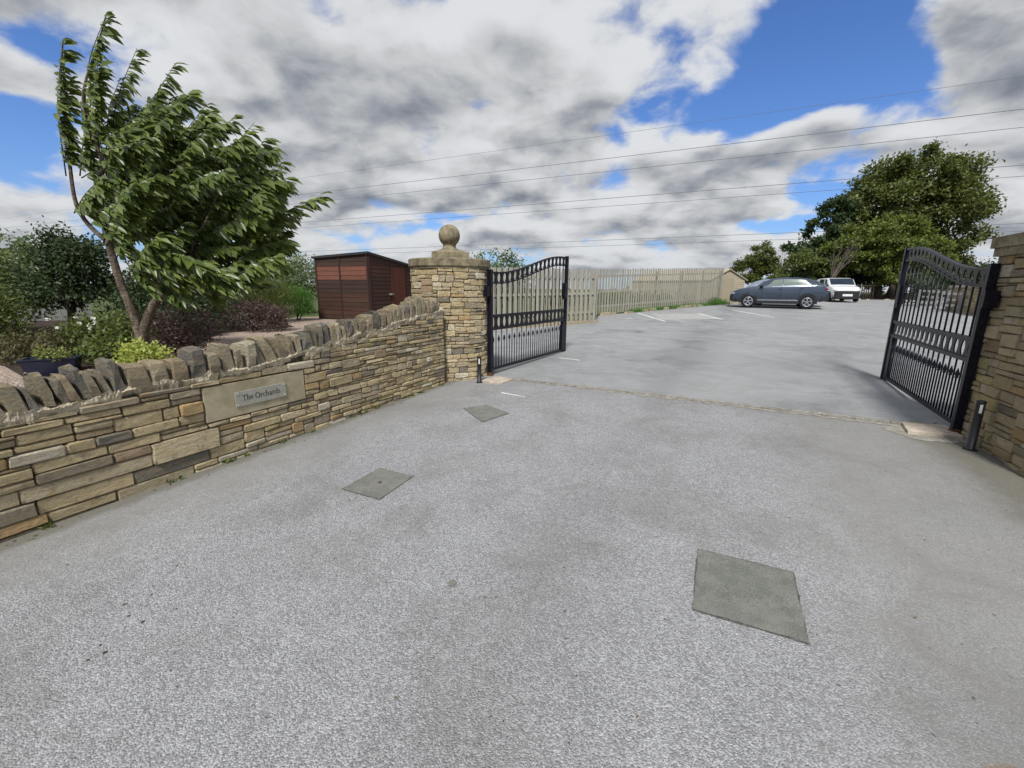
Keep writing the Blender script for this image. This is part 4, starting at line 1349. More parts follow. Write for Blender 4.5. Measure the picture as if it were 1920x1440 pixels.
bush('russet_shrub', 'russet-green low shrub left of the rose bush', 'shrub', (-6.35, 5.9, .72), (.55, .4, .24), L_RED, 3000, .05, seed=11, nclump=80, crad=.09)
bush('green_shrub', 'low dark-leaved shrub just behind the blue trough', 'shrub', (-5.0, 5.45, .76), (.45, .3, .20), L_OLIVE, 1800, .06, seed=12, nclump=50, crad=.07)
bush('conifer_shrub', 'dense green shrub at the left edge of the photo', 'shrub', (-7.95, 6.5, 1.05), (.48, .5, .62), L_OLIVE, 5200, .06, seed=13, nclump=120, crad=.13, aspect=.4)
bush('tall_shrub', 'mid green tall shrub at the left edge behind the dense one', 'shrub', (-9.9, 8.3, 1.45), (.85, .8, .95), L_OLIVE, 5000, .08, seed=14, nclump=110, crad=.18)
bush('autumn_shrub', 'yellowish leafy shrub between the small tree and the cherry trunk', 'shrub', (-6.9, 8.4, 1.20), (.38, .5, .6), L_RED, 2600, .075, seed=15, nclump=60, crad=.13)


def small_tree():
    b = np.array((-7.35, 7.6, GZ)); t = thing('small_tree', 'small round dark green tree on a slim trunk at the far left', 'tree', b)
    rn = np.random.default_rng(77)
    top = px2(133, 520, 7.6)
    MB().tube([b - (0, 0, .1), px2(137, 640, 7.6), px2(133, 570, 7.6), top], [.075, .055, .05, .02], 8).out('trunk', BARKD, t, True)
    blobs = [((118, 530), (.74, .6, .42)), ((165, 520), (.30, .4, .40)), ((95, 545), (.55, .5, .30)), ((140, 485), (.5, .45, .34)), ((110, 470), (.20, .2, .40))]
    Ps, Os = [], []
    for (uv, rad) in blobs:
        c = px2(*uv, 7.6); P, out, cc = clump_cloud(c, np.array(rad), 38, 44, .085, rn, lo=.4); Ps.append(P); Os.append(out)
        for q in cc[:4]: MB().tube([px2(133, 572, 7.6), (px2(133, 560, 7.6) + q) / 2 + (0, 0, .05), q], [.028, .015, .005], 5).out('limb', BARKD, t, True)
    # whippy shoots on top
    for k in range(24):
        u = rn.uniform(75, 180); v = rn.uniform(440, 490) if u > 125 or u < 95 else rn.uniform(412, 450); a = px2(u + rn.uniform(-8, 8), 520, 7.6 + rn.uniform(-.3, .3)); e = px2(u, v, 7.6 + rn.uniform(-.3, .3))
        f = rn.uniform(.3, 1, 22)[:, None]; P = a + (e - a) * f + rn.normal(0, .018, (22, 3)); Ps.append(P); Os.append(np.repeat(np.array([[.4, -.3, .6]]), 22, 0))
        MB().tube([a, e], [.006, .002], 4).out('shoot', BARKD, t)
    P, out = np.concatenate(Ps), np.concatenate(Os)
    D = unit(out * .4 + rn.normal(size=P.shape) * .6 + np.array((.3, 0, -.15))); Nn = unit(rn.normal(size=P.shape) * .6 + np.array((0, -.2, .8)))
    L = rn.uniform(.05, .085, len(P)); V, F = leaf_quads(P, D, Nn, L, L * .55); part('crown', V, F, L_DARK, t)
small_tree()
big_tree('willow_tree', 'pale grey-green tree beyond the garden at the far left edge', (-17.5, 15.0, .6), 1.4,
         [((-17.6, 15, 2.4), (1.7, 1.3, 1.35)), ((-16.0, 15.3, 2.2), (1.3, 1.1, 1.1)), ((-19.5, 15, 2.3), (1.5, 1.2, 1.3))], L_GREY, 9000, .13, 5, tr=.14)

# blue trough with a plant
tp = px2(100, 690, 4.9)
tb = thing('planter', 'dark blue glazed trough standing on gravel behind the wall', 'planter', (tp[0], 4.9, GZ + .004))
def trough():
    m_ = MB(); V = []
    for (hx, hy, z) in ((.19, .09, 0), (.23, .115, .19), (.24, .125, .20), (.24, .125, .215), (.215, .10, .215), (.205, .09, .15)):
        for a, b in ((-1, -1), (1, -1), (1, 1), (-1, 1)): V.append((a * hx, b * hy, z))
    F = [(3, 2, 1, 0)] + [(i * 4 + j, i * 4 + (j + 1) % 4, (i + 1) * 4 + (j + 1) % 4, (i + 1) * 4 + j) for i in range(5) for j in range(4)]
    m_.add(V, F); m_.out('trough_body', TROUGH, tb, world=False)
    MB().box((0, 0, .165), (.203, .088, .012)).out('compost', SOIL, tb, world=False)
    tb.rotation_euler = (0, 0, R(28))
trough()
bush('alpine_plant', 'yellow-green alpine plant growing in the blue trough', 'plant', (tp[0] + .01, 4.9, GZ + .235), (.20, .10, .075), L_OLIVE2, 700, .03, seed=31, nclump=40, crad=.025, zfloor=GZ + .19, stems=2)

# grey board fence at the far left
gf = thing('garden_fence', 'low grey vertical board fence beyond the small tree', 'fence', (-12.3, 11.5, GZ))
ga, gb = px2(38, 610, 11.6), px2(190, 606, 12.6)
L = np.linalg.norm((gb - ga)[:2]); d = (gb - ga)[:2] / L
for i in range(int(L / .125)):
    p = ga[:2] + d * .125 * i
    MB().box((p[0], p[1], GZ + .30), (.058, .011, .32 + random.uniform(-.008, .008)), ((*d, 0), (-d[1], d[0], 0), (0, 0, 1))).out('board', PICKETD, gf)
MB().bar((*(ga[:2] - d * .1), GZ + .64), (*gb[:2], GZ + .64), .08, .04).out('capping_rail', PICKETD, gf)


# ------------------------------------------------------------------ brown shed
def shed():
    RC = np.array((-4.30, 13.40)); az = R(-66); fd_ = np.array((math.sin(az), math.cos(az))); fn = np.array((-fd_[1], fd_[0]))   # fd_: right corner -> left corner
    if fn @ (-RC) < 0: fn = -fn
    sd = -fn                                       # side wall runs back
    W, Dp = 2.12, 2.3
    z0 = GZ
    hL, hR, hB = 1.93, 2.03, 1.70
    t = thing('garden_shed', 'dark red-brown timber shed with a pent felt roof behind the left pillar', 'shed', (*RC, z0))
    def fr(u, z, d, wall):
        if wall == 'f': p = RC + fd_ * u + fn * d
        else: p = RC + sd * u - fd_ * d
        return (p[0], p[1], z)
    def board(u0, u1, za, zb, zc, wall, col, mat=SHEDW):
        """shiplap board: lower edge stands proud"""
        V = [fr(u0, za, .0, wall), fr(u1, za, .0, wall), fr(u1, zb if zc is None else zc, .0, wall), fr(u0, zb, .0, wall),
             fr(u0, za, .014, wall), fr(u1, za, .014, wall), fr(u1, (zb if zc is None else zc) - .012, .007, wall), fr(u0, zb - .012, .007, wall)]
        part('board', V, [(0, 3, 2, 1), (4, 5, 6, 7), (0, 1, 5, 4), (1, 2, 6, 5), (2, 3, 7, 6), (3, 0, 4, 7)], mat, t, color=col)
    nb = 14
    for (u0, u1) in ((.05, 1.09), (1.13, W - .05)):
        for k in range(nb):
            za = z0 + .03 + (hL - .06) * k / nb; zb = z0 + .03 + (hL - .06) * (k + 1) / nb
            red = k in (9, 10, 11)
            lo, hi = (.10, .09) if red else (.05, .05)
            col = (2.0, 1.30, 1.10) if red else ((.62, .60, .58) if k >= 6 and k < 9 else (.70 + .05 * (k % 3), .62, .55))
            if k >= 12: col = (.72, .66, .64)
            c1 = random.uniform(.92, 1.08); board(u0, u1, za, zb, None, 'f', tuple(v * c1 for v in col))
    for k in range(nb):
        za = z0 + .03 + (hB - .05) * k / nb; zb = za + (hB - .05) / nb
        board(.05, .98, za, zb, None, 's', (.62, .50, .50) if k < 11 else (.8, .55, .5))
        board(1.75, Dp - .04, za, zb, None, 's', (.62, .50, .50))
    # wedge of boarding under the sloping eave of the side
    V = [fr(.05, z0 + hB - .02, .012, 's'), fr(Dp - .05, z0 + hB - .02, .012, 's'), fr(.05, z0 + hR - .03, .012, 's')]
    V2 = [fr(.05, z0 + hB - .02, -.01, 's'), fr(Dp - .05, z0 + hB - .02, -.01, 's'), fr(.05, z0 + hR - .03, -.01, 's')]
    part('gable_board', V + V2, [(0, 1, 2), (5, 4, 3), (0, 3, 4, 1), (1, 4, 5, 2), (2, 5, 3, 0)], SHEDW, t, color=(.7, .5, .5))
    # trims
    for u, w_, wall, h in ((.025, .03, 'f', hR), (1.11, .026, 'f', hL), (W - .025, .03, 'f', hL), (.03, .03, 's', hR - .02), (Dp - .03, .03, 's', hB)):
        V = [fr(u - w_, z0, .001, wall), fr(u + w_, z0, .001, wall), fr(u + w_, z0 + h - .04, .001, wall), fr(u - w_, z0 + h - .04, .001, wall)]
        V += [fr(u - w_, z0, .030, wall), fr(u + w_, z0, .030, wall), fr(u + w_, z0 + h - .04, .030, wall), fr(u - w_, z0 + h - .04, .030, wall)]
        part('corner_trim', V, [(0, 3, 2, 1), (4, 5, 6, 7), (0, 1, 5, 4), (1, 2, 6, 5), (2, 3, 7, 6), (3, 0, 4, 7)], SHEDW, t, color=(.6, .5, .48))
    # door on the side: upright boards
    dm = MB()
    door = None
    for k in range(6):
        a, b = 1.0 + k * .12, 1.0 + (k + 1) * .12 - .006
        V = [fr(a, z0 + .05, .002, 's'), fr(b, z0 + .05, .002, 's'), fr(b, z0 + 1.66, .002, 's'), fr(a, z0 + 1.66, .002, 's')] + [fr(a, z0 + .05, .024, 's'), fr(b, z0 + .05, .024, 's'), fr(b, z0 + 1.66, .024, 's'), fr(a, z0 + 1.66, .024, 's')]
        Fq = [(0, 3, 2, 1), (4, 5, 6, 7), (0, 1, 5, 4), (1, 2, 6, 5), (2, 3, 7, 6), (3, 0, 4, 7)]
        if door is None:
            door = part('door', V, Fq, SHEDW, t, color=(1.15, .62, .55))
        else: part('door_board', V, Fq, SHEDW, door, color=(1.15, .62, .55))
    c0, c1 = np.array(fr(.92, z0 + .80, .02, 's')), np.array(fr(.92, z0 + .80, .07, 's'))
    MB().tube([c0, c1], [.035, .035], 10).bar(np.array(fr(.84, z0 + .80, .045, 's')), np.array(fr(1.06, z0 + .80, .045, 's')), .03).out('padlock_hasp', CHROME, door)
    # back walls + roof
    BLc, BRc = RC + fd_ * W + sd * Dp, RC + sd * Dp
    FLc = RC + fd_ * W
    mk = MB()
    V = [(*FLc, z0), (*BLc, z0), (*BLc, z0 + hB - .1), (*FLc, z0 + hL - .05), (*BRc, z0), (*BRc, z0 + hB - .02), (*RC, z0), (*RC, z0 + hR - .04)]
    mk.add(V, [(0, 3, 2, 1), (1, 2, 5, 4), (4, 5, 7, 6), (6, 7, 3, 0)]); mk.out('inner_wall', SHEDW, t, color=(.5, .42, .4))
    ov = .07
    def rp(u, v, z): p = RC + fd_ * u + sd * v; return (p[0], p[1], z)
    Vr = [rp(-ov, -ov, z0 + hR + .015), rp(W + ov, -ov, z0 + hL + .01), rp(W + ov, Dp + ov, z0 + hB - .08), rp(-ov, Dp + ov, z0 + hB + .02)]
    Vr2 = [(a, b, c - .065) for a, b, c in Vr]
    rf = part('roof', Vr + Vr2, [(0, 1, 2, 3), (7, 6, 5, 4), (0, 4, 5, 1), (1, 5, 6, 2), (2, 6, 7, 3), (3, 7, 4, 0)], FELT, t)
shed()


# ------------------------------------------------------------------ timber shed at the far end of the fence
def far_shed():
    R0 = np.array((14.86, 31.2)); z0 = G(*R0) - .05
    gd = np.array((.94, -.10)); gd /= np.linalg.norm(gd)           # along the gable end, to the right
    bd = np.array((-.62, .78)); bd /= np.linalg.norm(bd)           # length, back to the left
    t = thing('timber_shed', 'pale timber shed with a pointed gable at the end of the picket fence', 'shed', (*R0, z0))
    hw, he, hr = 1.12, 1.62, 2.30
    L = 6.5
    def q(u, v, z): p = R0 + gd * u + bd * v; return (p[0], p[1], z0 + z)
    V = [q(-hw, 0, 0), q(hw, 0, 0), q(hw, 0, he), q(0, 0, hr - .03), q(-hw, 0, he), q(-hw, L, 0), q(hw, L, 0), q(hw, L, he), q(0, L, hr - .03), q(-hw, L, he)]
    part('wall', V, [(0, 1, 2, 3, 4), (5, 9, 8, 7, 6), (0, 4, 9, 5), (1, 6, 7, 2)], TIMBER, t)
    cl = MB()
    for k in range(11):
        z = k * he / 11
        cl.add([q(.46, -.004, z), q(hw + .015, -.004, z), q(hw + .015, -.004, z + .14), q(.46, -.004, z + .14), q(.46, -.035, z), q(hw + .015, -.035, z), q(hw + .015, -.012, z + .14), q(.46, -.012, z + .14)],
               [(4, 5, 6, 7), (0, 1, 5, 4), (1, 2, 6, 5), (2, 3, 7, 6), (3, 0, 4, 7)])
    cl.out('cladding', TIMBER, t)
    d = MB(); d.add([q(-.5, -.03, .05), q(.4, -.03, .05), q(.4, -.03, 1.72), q(-.5, -.03, 1.72), q(-.5, -.004, .05), q(.4, -.004, .05), q(.4, -.004, 1.72), q(-.5, -.004, 1.72)],
                    [(0, 1, 2, 3), (0, 4, 5, 1), (1, 5, 6, 2), (2, 6, 7, 3), (3, 7, 4, 0)])
    dr = d.out('door', mat_wood("door_wood", (.27, .225, .155), (.37, .32, .23)), t)
    for s_ in (-1, 1):
        e0, e1 = q(s_ * (hw + .12), -.15, he - .07), q(0, -.15, hr); f0, f1 = q(s_ * (hw + .12), L, he - .07), q(0, L, hr)
        V = [e0, e1, f1, f0] + [(a, b, c + .05) for a, b, c in (e0, e1, f1, f0)]
        part('roof_slope', V, [(0, 1, 2, 3), (7, 6, 5, 4), (0, 4, 5, 1), (1, 5, 6, 2), (2, 6, 7, 3), (3, 7, 4, 0)], TIMBER, t)
far_shed()


# ------------------------------------------------------------------ vehicles
GLASS, _nt, _b = new_mat("car_glass", 0.10, 0.35); _b.inputs['Base Color'].default_value = (.022, .032, .042, 1)
GLASSL, _nt, _b = new_mat("car_glass_light", 0.22, 0.2); _b.inputs['Base Color'].default_value = (.15, .185, .165, 1)
TYRE = mat_plain("tyre_rubber", (0.016, 0.016, 0.017), .85, .2)
RIM = mat_plain("alloy_rim", (0.42, 0.43, 0.45), .32, .5, .7)
CLAD = mat_plain("dark_cladding", (0.020, 0.021, 0.024), .55, .35)
LAMP = mat_plain("lamp_lens", (0.30, 0.32, 0.35), .15, .6)
TAIL = mat_plain("tail_lens", (0.22, 0.015, 0.015), .2, .6)
PLATE = mat_plain("number_plate_white", (0.72, 0.72, 0.70), .5)
PLATEY = mat_plain("number_plate_yellow", (0.72, 0.55, 0.08), .5)
CARGREY = mat_paint("grey_blue_paint", (0.042, 0.058, 0.085), .28, .8, .30)
CARSILV = mat_paint("silver_blue_paint", (0.24, 0.28, 0.34), .3, .8, .3)
VANW = mat_paint("white_van_paint", (0.72, 0.73, 0.73), .3, .6)


def vehicle(name, label, cat, mid_xy, head, L, Wd, st, wheels, wr, side_glass, ws, rw, paint, glass, van=False, sideglass=None):
    """st: stations (x along from nose 0..1, z bottom, z belt, z top, half-width factor, roof half-width factor); body skinned over them"""
    z0 = G(*mid_xy)
    t = thing(name, label, cat, (*mid_xy, z0))
    h = np.array(head, float); h /= np.linalg.norm(h)
    t.rotation_euler = (0, 0, math.atan2(h[1], h[0]))      # local +x = nose
    hw = Wd / 2
    xs = [s_[0] for s_ in st]
    def sec(f):
        zb, zl, zt, wf, rf = [float(np.interp(f, xs, [s_[k] for s_ in st])) for k in range(1, 6)]
        w = hw * wf; r_ = hw * rf
        return [(w * .86, zb), (w * .97, zb + .10), (w, zb * .4 + zl * .6 - .05), (w * .985, zl - .05), (w * .955, zl), (r_, zt - .055 if zt - zl > .12 else zl + (zt - zl) * .55), (r_ * .84, zt - .012), (0, zt)]
    fs = sorted(set(list(np.linspace(0, 1, 30)) + xs))
    V, F = [], []
    k = 15
    for f in fs:
        half = sec(f); x = L / 2 - f * L
        ring = [(x, y, z) for y, z in half] + [(x, -y, z) for y, z in reversed(half[:-1])]
        V += ring
    for i in range(len(fs) - 1):
        for j in range(k): F.append((i * k + j, i * k + (j + 1) % k, (i + 1) * k + (j + 1) % k, (i + 1) * k + j))
    F.append(tuple(range(k))); F.append(tuple(reversed([(len(fs) - 1) * k + j for j in range(k)])))
    body = part('body', V, F, paint, t, True, world=False)
    def P(nm, m_, mat, par=t, sm=False): return m_.out(nm, mat, par, sm, world=False)
    def sp(f, tt, sgn, out=.006):
        """point on the glasshouse side: tt 0 belt .. 1 roof edge"""
        s_ = sec(f); a, b = s_[4], s_[5]
        return (L / 2 - f * L, sgn * (a[0] + (b[0] - a[0]) * tt + out), a[1] + (b[1] - a[1]) * tt)
    for sgn in (1, -1):
        for poly in side_glass:
            # subdivide polygon edges along the body
            m_ = MB(); lo = [p for p in poly[0]]; hi = [p for p in poly[1]]
            n = 8; Vg = []
            for i in range(n + 1):
                f0 = np.interp(i / n, np.linspace(0, 1, len(lo)), [p[0] for p in lo]); t0 = np.interp(i / n, np.linspace(0, 1, len(lo)), [p[1] for p in lo])
                f1 = np.interp(i / n, np.linspace(0, 1, len(hi)), [p[0] for p in hi]); t1 = np.interp(i / n, np.linspace(0, 1, len(hi)), [p[1] for p in hi])
                Vg += [sp(f0, t0, sgn), sp((f0 + f1) / 2, (t0 + t1) / 2, sgn, .010), sp(f1, t1, sgn)]
            m_.add(Vg, [(i * 3 + j, i * 3 + 3 + j, i * 3 + 4 + j, i * 3 + 1 + j) for i in range(n) for j in range(2)])
            P('side_window', m_, sideglass or glass)
    def screen(nm, f0, f1, inset=.80):
        m_ = MB(); n = 5; Vg = []
        for i in range(n + 1):
            f = f0 + (f1 - f0) * i / n; s_ = sec(f); x = L / 2 - f * L
            for y in (-1, -.5, 0, .5, 1):
                Vg.append((x + (.008 if f0 < .5 else -.008), y * s_[6][0] * inset / .84 * .98, s_[6][1] + (s_[7][1] - s_[6][1]) * (1 - abs(y)) + .008))
        m_.add(Vg, [(i * 5 + j, i * 5 + j + 1, i * 5 + j + 6, i * 5 + j + 5) for i in range(n) for j in range(4)])
        P(nm, m_, glass, sm=True)
    screen('windscreen', *ws, .93 if van else .80)
    if rw: screen('rear_window', *rw)
    # wheels, dark arches
    for f in wheels:
        x = L / 2 - f * L
        for sgn in (1, -1):
            m_ = MB(); n = 20; Vg = []
            wy = sec(f)[1][0]
            arc_ = [R(a) for a in np.linspace(-14, 194, n)]
            for a in arc_:
                for rr_, oy in ((wr * .98, .004), (wr * 1.30, .012)):
                    zz = max(.16, wr + rr_ * math.sin(a)); Vg.append((x + rr_ * math.cos(a), sgn * (hw * .985 + oy), zz))
            m_.add(Vg, [(2 * i, 2 * i + 1, 2 * i + 3, 2 * i + 2) for i in range(n - 1)])
            Vd = [(x + wr * 1.0 * math.cos(a), sgn * (hw * .965), max(.12, wr + wr * 1.0 * math.sin(a))) for a in np.linspace(0, 2 * math.pi, 20)[:-1]]
            P('wheel_arch', m_, CLAD)
            w_ = MB(); prof = [(wr * .60, -.10), (wr * .93, -.10), (wr, -.06), (wr, .06), (wr * .93, .10), (wr * .60, .10)]
            w_.lathe(prof, (x, sgn * (hw - .055), wr), 22, 'y'); wheel = P('wheel', w_, TYRE, sm=False)
            r_ = MB(); yf = sgn * (hw + .043)
            r_.tube([(x + wr * .62 * math.cos(a), yf, wr + wr * .62 * math.sin(a)) for a in np.linspace(0, 2 * math.pi, 21)[:-1]], .022, 5, closed=True)
            for q_ in range(5):
                a = 2 * math.pi * q_ / 5 + .3
                for da in (-.13, .13):
                    r_.bar((x + .04 * math.cos(a), yf, wr + .04 * math.sin(a)), (x + wr * .60 * math.cos(a + da), yf, wr + wr * .60 * math.sin(a + da)), .034, .03, up=(0, 1, 0))
            r_.lathe([(.05, -.02), (.05, .02)], (x, yf, wr), 10, 'y'); P('rim', r_, RIM, wheel)
    # sills and bumpers in dark plastic
    for sgn in (1, -1):
        m_ = MB().box((L / 2 - (wheels[0] + wheels[1]) / 2 * L, sgn * hw * .965, .335), ((wheels[1] - wheels[0]) * L / 2 - wr * 1.15, .045, .085)); P('sill', m_, CLAD)
        m_ = MB().box((L / 2 - (wheels[0] + wheels[1]) / 2 * L, sgn * (hw * .985), .435), ((wheels[1] - wheels[0]) * L / 2 - wr * 1.2, .022, .018)); P('sill_trim', m_, RIM)
        f = ws[0] + .035 if not van else ws[0] + .02
        q_ = sec(f); m_ = MB().lathe([(.02, -.075), (.085, -.05), (.095, .0), (.085, .05), (.02, .075)], (L / 2 - f * L, sgn * (hw * .955 + .10), q_[4][1] + .045), 10); P('door_mirror', m_, CLAD, sm=True)
        for f in ((.50,) if van else (.515, .735)):
            q_ = sec(f); m_ = MB().box((L / 2 - f * L, sgn * (q_[3][0] + .012), q_[3][1] - .08), (.09, .012, .014)); P('door_handle', m_, paint if not van else CLAD)
    m_ = MB(); q0 = sec(.0); q1 = sec(.05)
    Vb = []
    for f, o in ((-.012, 0), (.02, 0), (.06, 0)):
        q_ = sec(max(0, f)); x = L / 2 - f * L
        w_ = q_[1][0] + .02; bh = .50 if van else .30; Vb += [(x, w_, q_[0][1] - .03), (x, -w_, q_[0][1] - .03), (x, -w_, q_[0][1] + bh), (x, w_, q_[0][1] + bh)]
    m_.add(Vb, [(0, 1, 2, 3)] + [(i * 4 + j, (i + 1) * 4 + j, (i + 1) * 4 + (j + 1) % 4, i * 4 + (j + 1) % 4) for i in range(2) for j in range(4)])
    P('front_bumper', m_, CLAD)
    m_ = MB(); Vb = []
    for f in (1.012, .985, .93):
        q_ = sec(min(1, f)); x = L / 2 - f * L; w_ = q_[1][0] + .02
        Vb += [(x, w_, q_[0][1] - .02), (x, -w_, q_[0][1] - .02), (x, -w_, q_[0][1] + .30), (x, w_, q_[0][1] + .30)]
    m_.add(Vb, [(0, 3, 2, 1)] + [(i * 4 + j, i * 4 + (j + 1) % 4, (i + 1) * 4 + (j + 1) % 4, (i + 1) * 4 + j) for i in range(2) for j in range(4)])
    P('rear_bumper', m_, CLAD)
    q_ = sec(.03)
    for sgn in (1, -1):
        m_ = MB().box((L / 2 - .030 * L, sgn * q_[2][0] * .80, q_[4][1] - .10), (.07, .15, .055), ((1, -.25 * sgn, 0), (.25 * sgn, 1, 0), (0, 0, 1))); P('headlight', m_, LAMP)
        q2 = sec(.975); m_ = MB().box((L / 2 - .975 * L, sgn * q2[2][0] * .86, q2[4][1] - .07), (.05, .14, .05)); P('tail_light', m_, TAIL)
    m_ = MB().box((L / 2 + .066, 0, q_[0][1] + .14 if not van else .47), (.012, .30, .075)); P('number_plate', m_, PLATE)
    m_ = MB().box((-L / 2 - .03, 0, .62), (.012, .26, .055)); P('number_plate', m_, PLATEY)
    # shut lines
    if not van:
        for sgn in (1, -1):
            for f in (.335, .525, .715):
                pts = []
                for k2 in (1, 2, 3, 4):
                    q_ = sec(f); pts.append((L / 2 - f * L, sgn * (q_[k2][0] + .002), q_[k2][1]))
                P('door_seam', MB().tube(pts, .007, 4), BLACK)
    # grille
    q_ = sec(.0)
    m_ = MB().box((L / 2 + .004, 0, q_[4][1] - .13), (.02, hw * .52, .07)); P('grille', m_, BLACK)
    return t


# crossover side on, nose to the left
SUV = [(0.0, .42, .82, .86, .70, .60), (.03, .34, .92, .97, .86, .76), (.10, .31, 1.02, 1.09, .96, .84), (.20, .30, 1.11, 1.18, 1.0, .86), (.27, .30, 1.16, 1.23, 1.0, .86), (.35, .30, 1.18, 1.46, 1.0, .82),
       (.43, .30, 1.19, 1.64, 1.0, .80), (.54, .30, 1.20, 1.71, 1.0, .79), (.70, .31, 1.22, 1.70, 1.0, .78), (.80, .33, 1.25, 1.64, .99, .77), (.875, .37, 1.28, 1.53, .97, .76), (.935, .41, 1.27, 1.36, .94, .78), (.97, .44, 1.16, 1.22, .90, .76), (1.0, .50, 1.02, 1.06, .82, .66)]
cf, cr = np.array((13.64, 25.77)), np.array((16.19, 24.455))
hd = (cf - cr) / np.linalg.norm(cf - cr); nb_ = np.array((hd[1], -hd[0]));
if nb_ @ (-cf) > 0: nb_ = -nb_
Lc, Wc = 4.72, 1.92
mid = (cf + cr) / 2 + nb_ * (Wc / 2 - .05) + hd * .02
SG = [([(.375, .08), (.538, .08)], [(.445, .90), (.538, .90)]), ([(.543, .08), (.82, .18)], [(.543, .90), (.76, .84)])]
vehicle('crossover_car', 'blue-grey crossover car parked nose-in by the picket fence', 'car', mid, hd, Lc, Wc, SUV, (.195, .80), .365, SG, (.285, .43), (.82, .93), CARGREY, GLASS, sideglass=GLASSL)
# second car behind it
m2 = np.array((16.95, 28.05))
vehicle('parked_car', 'silver car mostly hidden behind the blue-grey crossover', 'car', m2, (.86, -.51), 4.3, 1.8, [(a, b, c * .97, d * .955, e, f) for a, b, c, d, e, f in SUV], (.19, .80), .33, SG, (.295, .435), (.83, .925), CARSILV, GLASS)
VAN = [(0.0, .26, .70, .76, .78, .66), (.03, .22, .86, .93, .92, .78), (.10, .21, .98, 1.06, .98, .91), (.24, .21, 1.08, 1.16, 1.0, .91), (.27, .21, 1.10, 1.22, 1.0, .91), (.40, .21, 1.14, 1.64, 1.0, .91), (.48, .21, 1.16, 1.70, 1.0, .91),
       (.7, .22, 1.18, 1.71, 1.0, .91), (.95, .25, 1.18, 1.68, 1.0, .91), (1.0, .32, 1.16, 1.62, .97, .91)]
vh = np.array((-.30, -.954)); vh /= np.linalg.norm(vh)
vm = np.array((23.6, 31.6)) - vh * 1.9
vehicle('white_van', 'small white van facing the camera under the big trees', 'van', vm, vh, 4.0, 1.76, VAN, (.19, .80), .32, [([(.34, .10), (.52, .10)], [(.42, .92), (.52, .92)]), ([(.56, .10), (.80, .10)], [(.56, .90), (.80, .90)])], (.265, .405), None, VANW, GLASS, van=True)


# ------------------------------------------------------------------ big trees beyond the car park
TG = 'trees beyond the car park'
def gz(x, y): return G(x, y) - .05
big_tree('broadleaf_tree', 'tallest broad dark tree with a high domed crown beyond the car park', (38, 44.5, gz(38, 44.5)), 2.6,
         [((37.5, 44, 10.0), (5.6, 4.6, 4.3)), ((34.5, 44.5, 9.0), (3.6, 3.6, 3.4)), ((41.0, 44, 8.2), (3.6, 3.4, 4.6)), ((37.2, 42.6, 11.9), (3.8, 3.0, 2.2)), ((40.8, 45, 4.5), (3.6, 3.0, 2.8))], L_BIG, 52000, .31, 61, TG, .55, 14)
big_tree('broadleaf_tree', 'lower fresh green tree with spreading tiers in front of the tallest', (31.2, 38.5, gz(31.2, 38.5)), 1.7,
         [((31.0, 38.2, 6.0), (3.3, 2.8, 1.7)), ((32.6, 37.8, 4.6), (3.1, 2.6, 1.5)), ((29.0, 38.6, 4.6), (2.4, 2.3, 1.6)), ((31.8, 37.0, 3.2), (2.4, 2.0, 1.0))], L_BIG2, 30000, .27, 62, TG, .35, 12)
big_tree('broadleaf_tree', 'dark narrow tree on the left flank of the tallest tree', (30.0, 43.2, gz(30, 43.2)), 2.0,
         [((30.2, 43.4, 8.4), (1.7, 1.7, 1.7)), ((29.2, 43, 6.6), (2.2, 2.0, 1.5)), ((27.6, 43, 4.9), (2.2, 2.0, 1.6)), ((30.5, 43, 5.5), (2.4, 2.2, 2.6))], L_DARK, 20000, .28, 63, TG, .3, 10)
big_tree('broadleaf_tree', 'small olive tree at the left end of the group behind the van', (25.2, 40.0, gz(25.2, 40)), 1.0,
         [((25.4, 40, 3.2), (2.2, 1.8, 1.7)), ((27.4, 40, 3.0), (1.8, 1.6, 1.6)), ((26.4, 40.2, 4.3), (1.5, 1.4, 1.1))], L_OLIVE, 10000, .22, 64, TG, .2, 8)
big_tree('broadleaf_tree', 'dark low tree filling the shade behind the fresh green one', (35.0, 41.5, gz(35, 41.5)), 1.2,
         [((34.5, 42.5, 4.0), (3.8, 1.6, 2.2)), ((38.5, 42.5, 3.6), (3.2, 1.6, 2.2)), ((30.5, 42.2, 3.4), (3.0, 1.4, 1.9)), ((42.5, 44, 3.4), (2.4, 1.6, 1.8))], L_DARK, 22000, .26, 65, TG, .3, 10)
big_tree('broadleaf_tree', 'distant lone tree with a sloping crown beyond the timber shed', (31.5, 58, gz(31.5, 55)), 1.4,
         [((31.6, 58, 5.4), (1.9, 1.8, 2.0)), ((30.0, 58, 4.0), (2.0, 1.8, 1.7)), ((32.8, 58, 3.6), (1.7, 1.8, 1.9))], L_BIG, 17000, .24, 66, TG, .3, 8)
big_tree('broadleaf_tree', 'small dark tree between the distant lone tree and the group', (32.2, 50, gz(32.2, 50)), 1.4,
         [((32.2, 50, 4.0), (1.1, 1.1, 1.5)), ((32.6, 50, 2.8), (1.5, 1.3, 1.2))], L_DARK, 5000, .22, 67, TG, .2, 6)

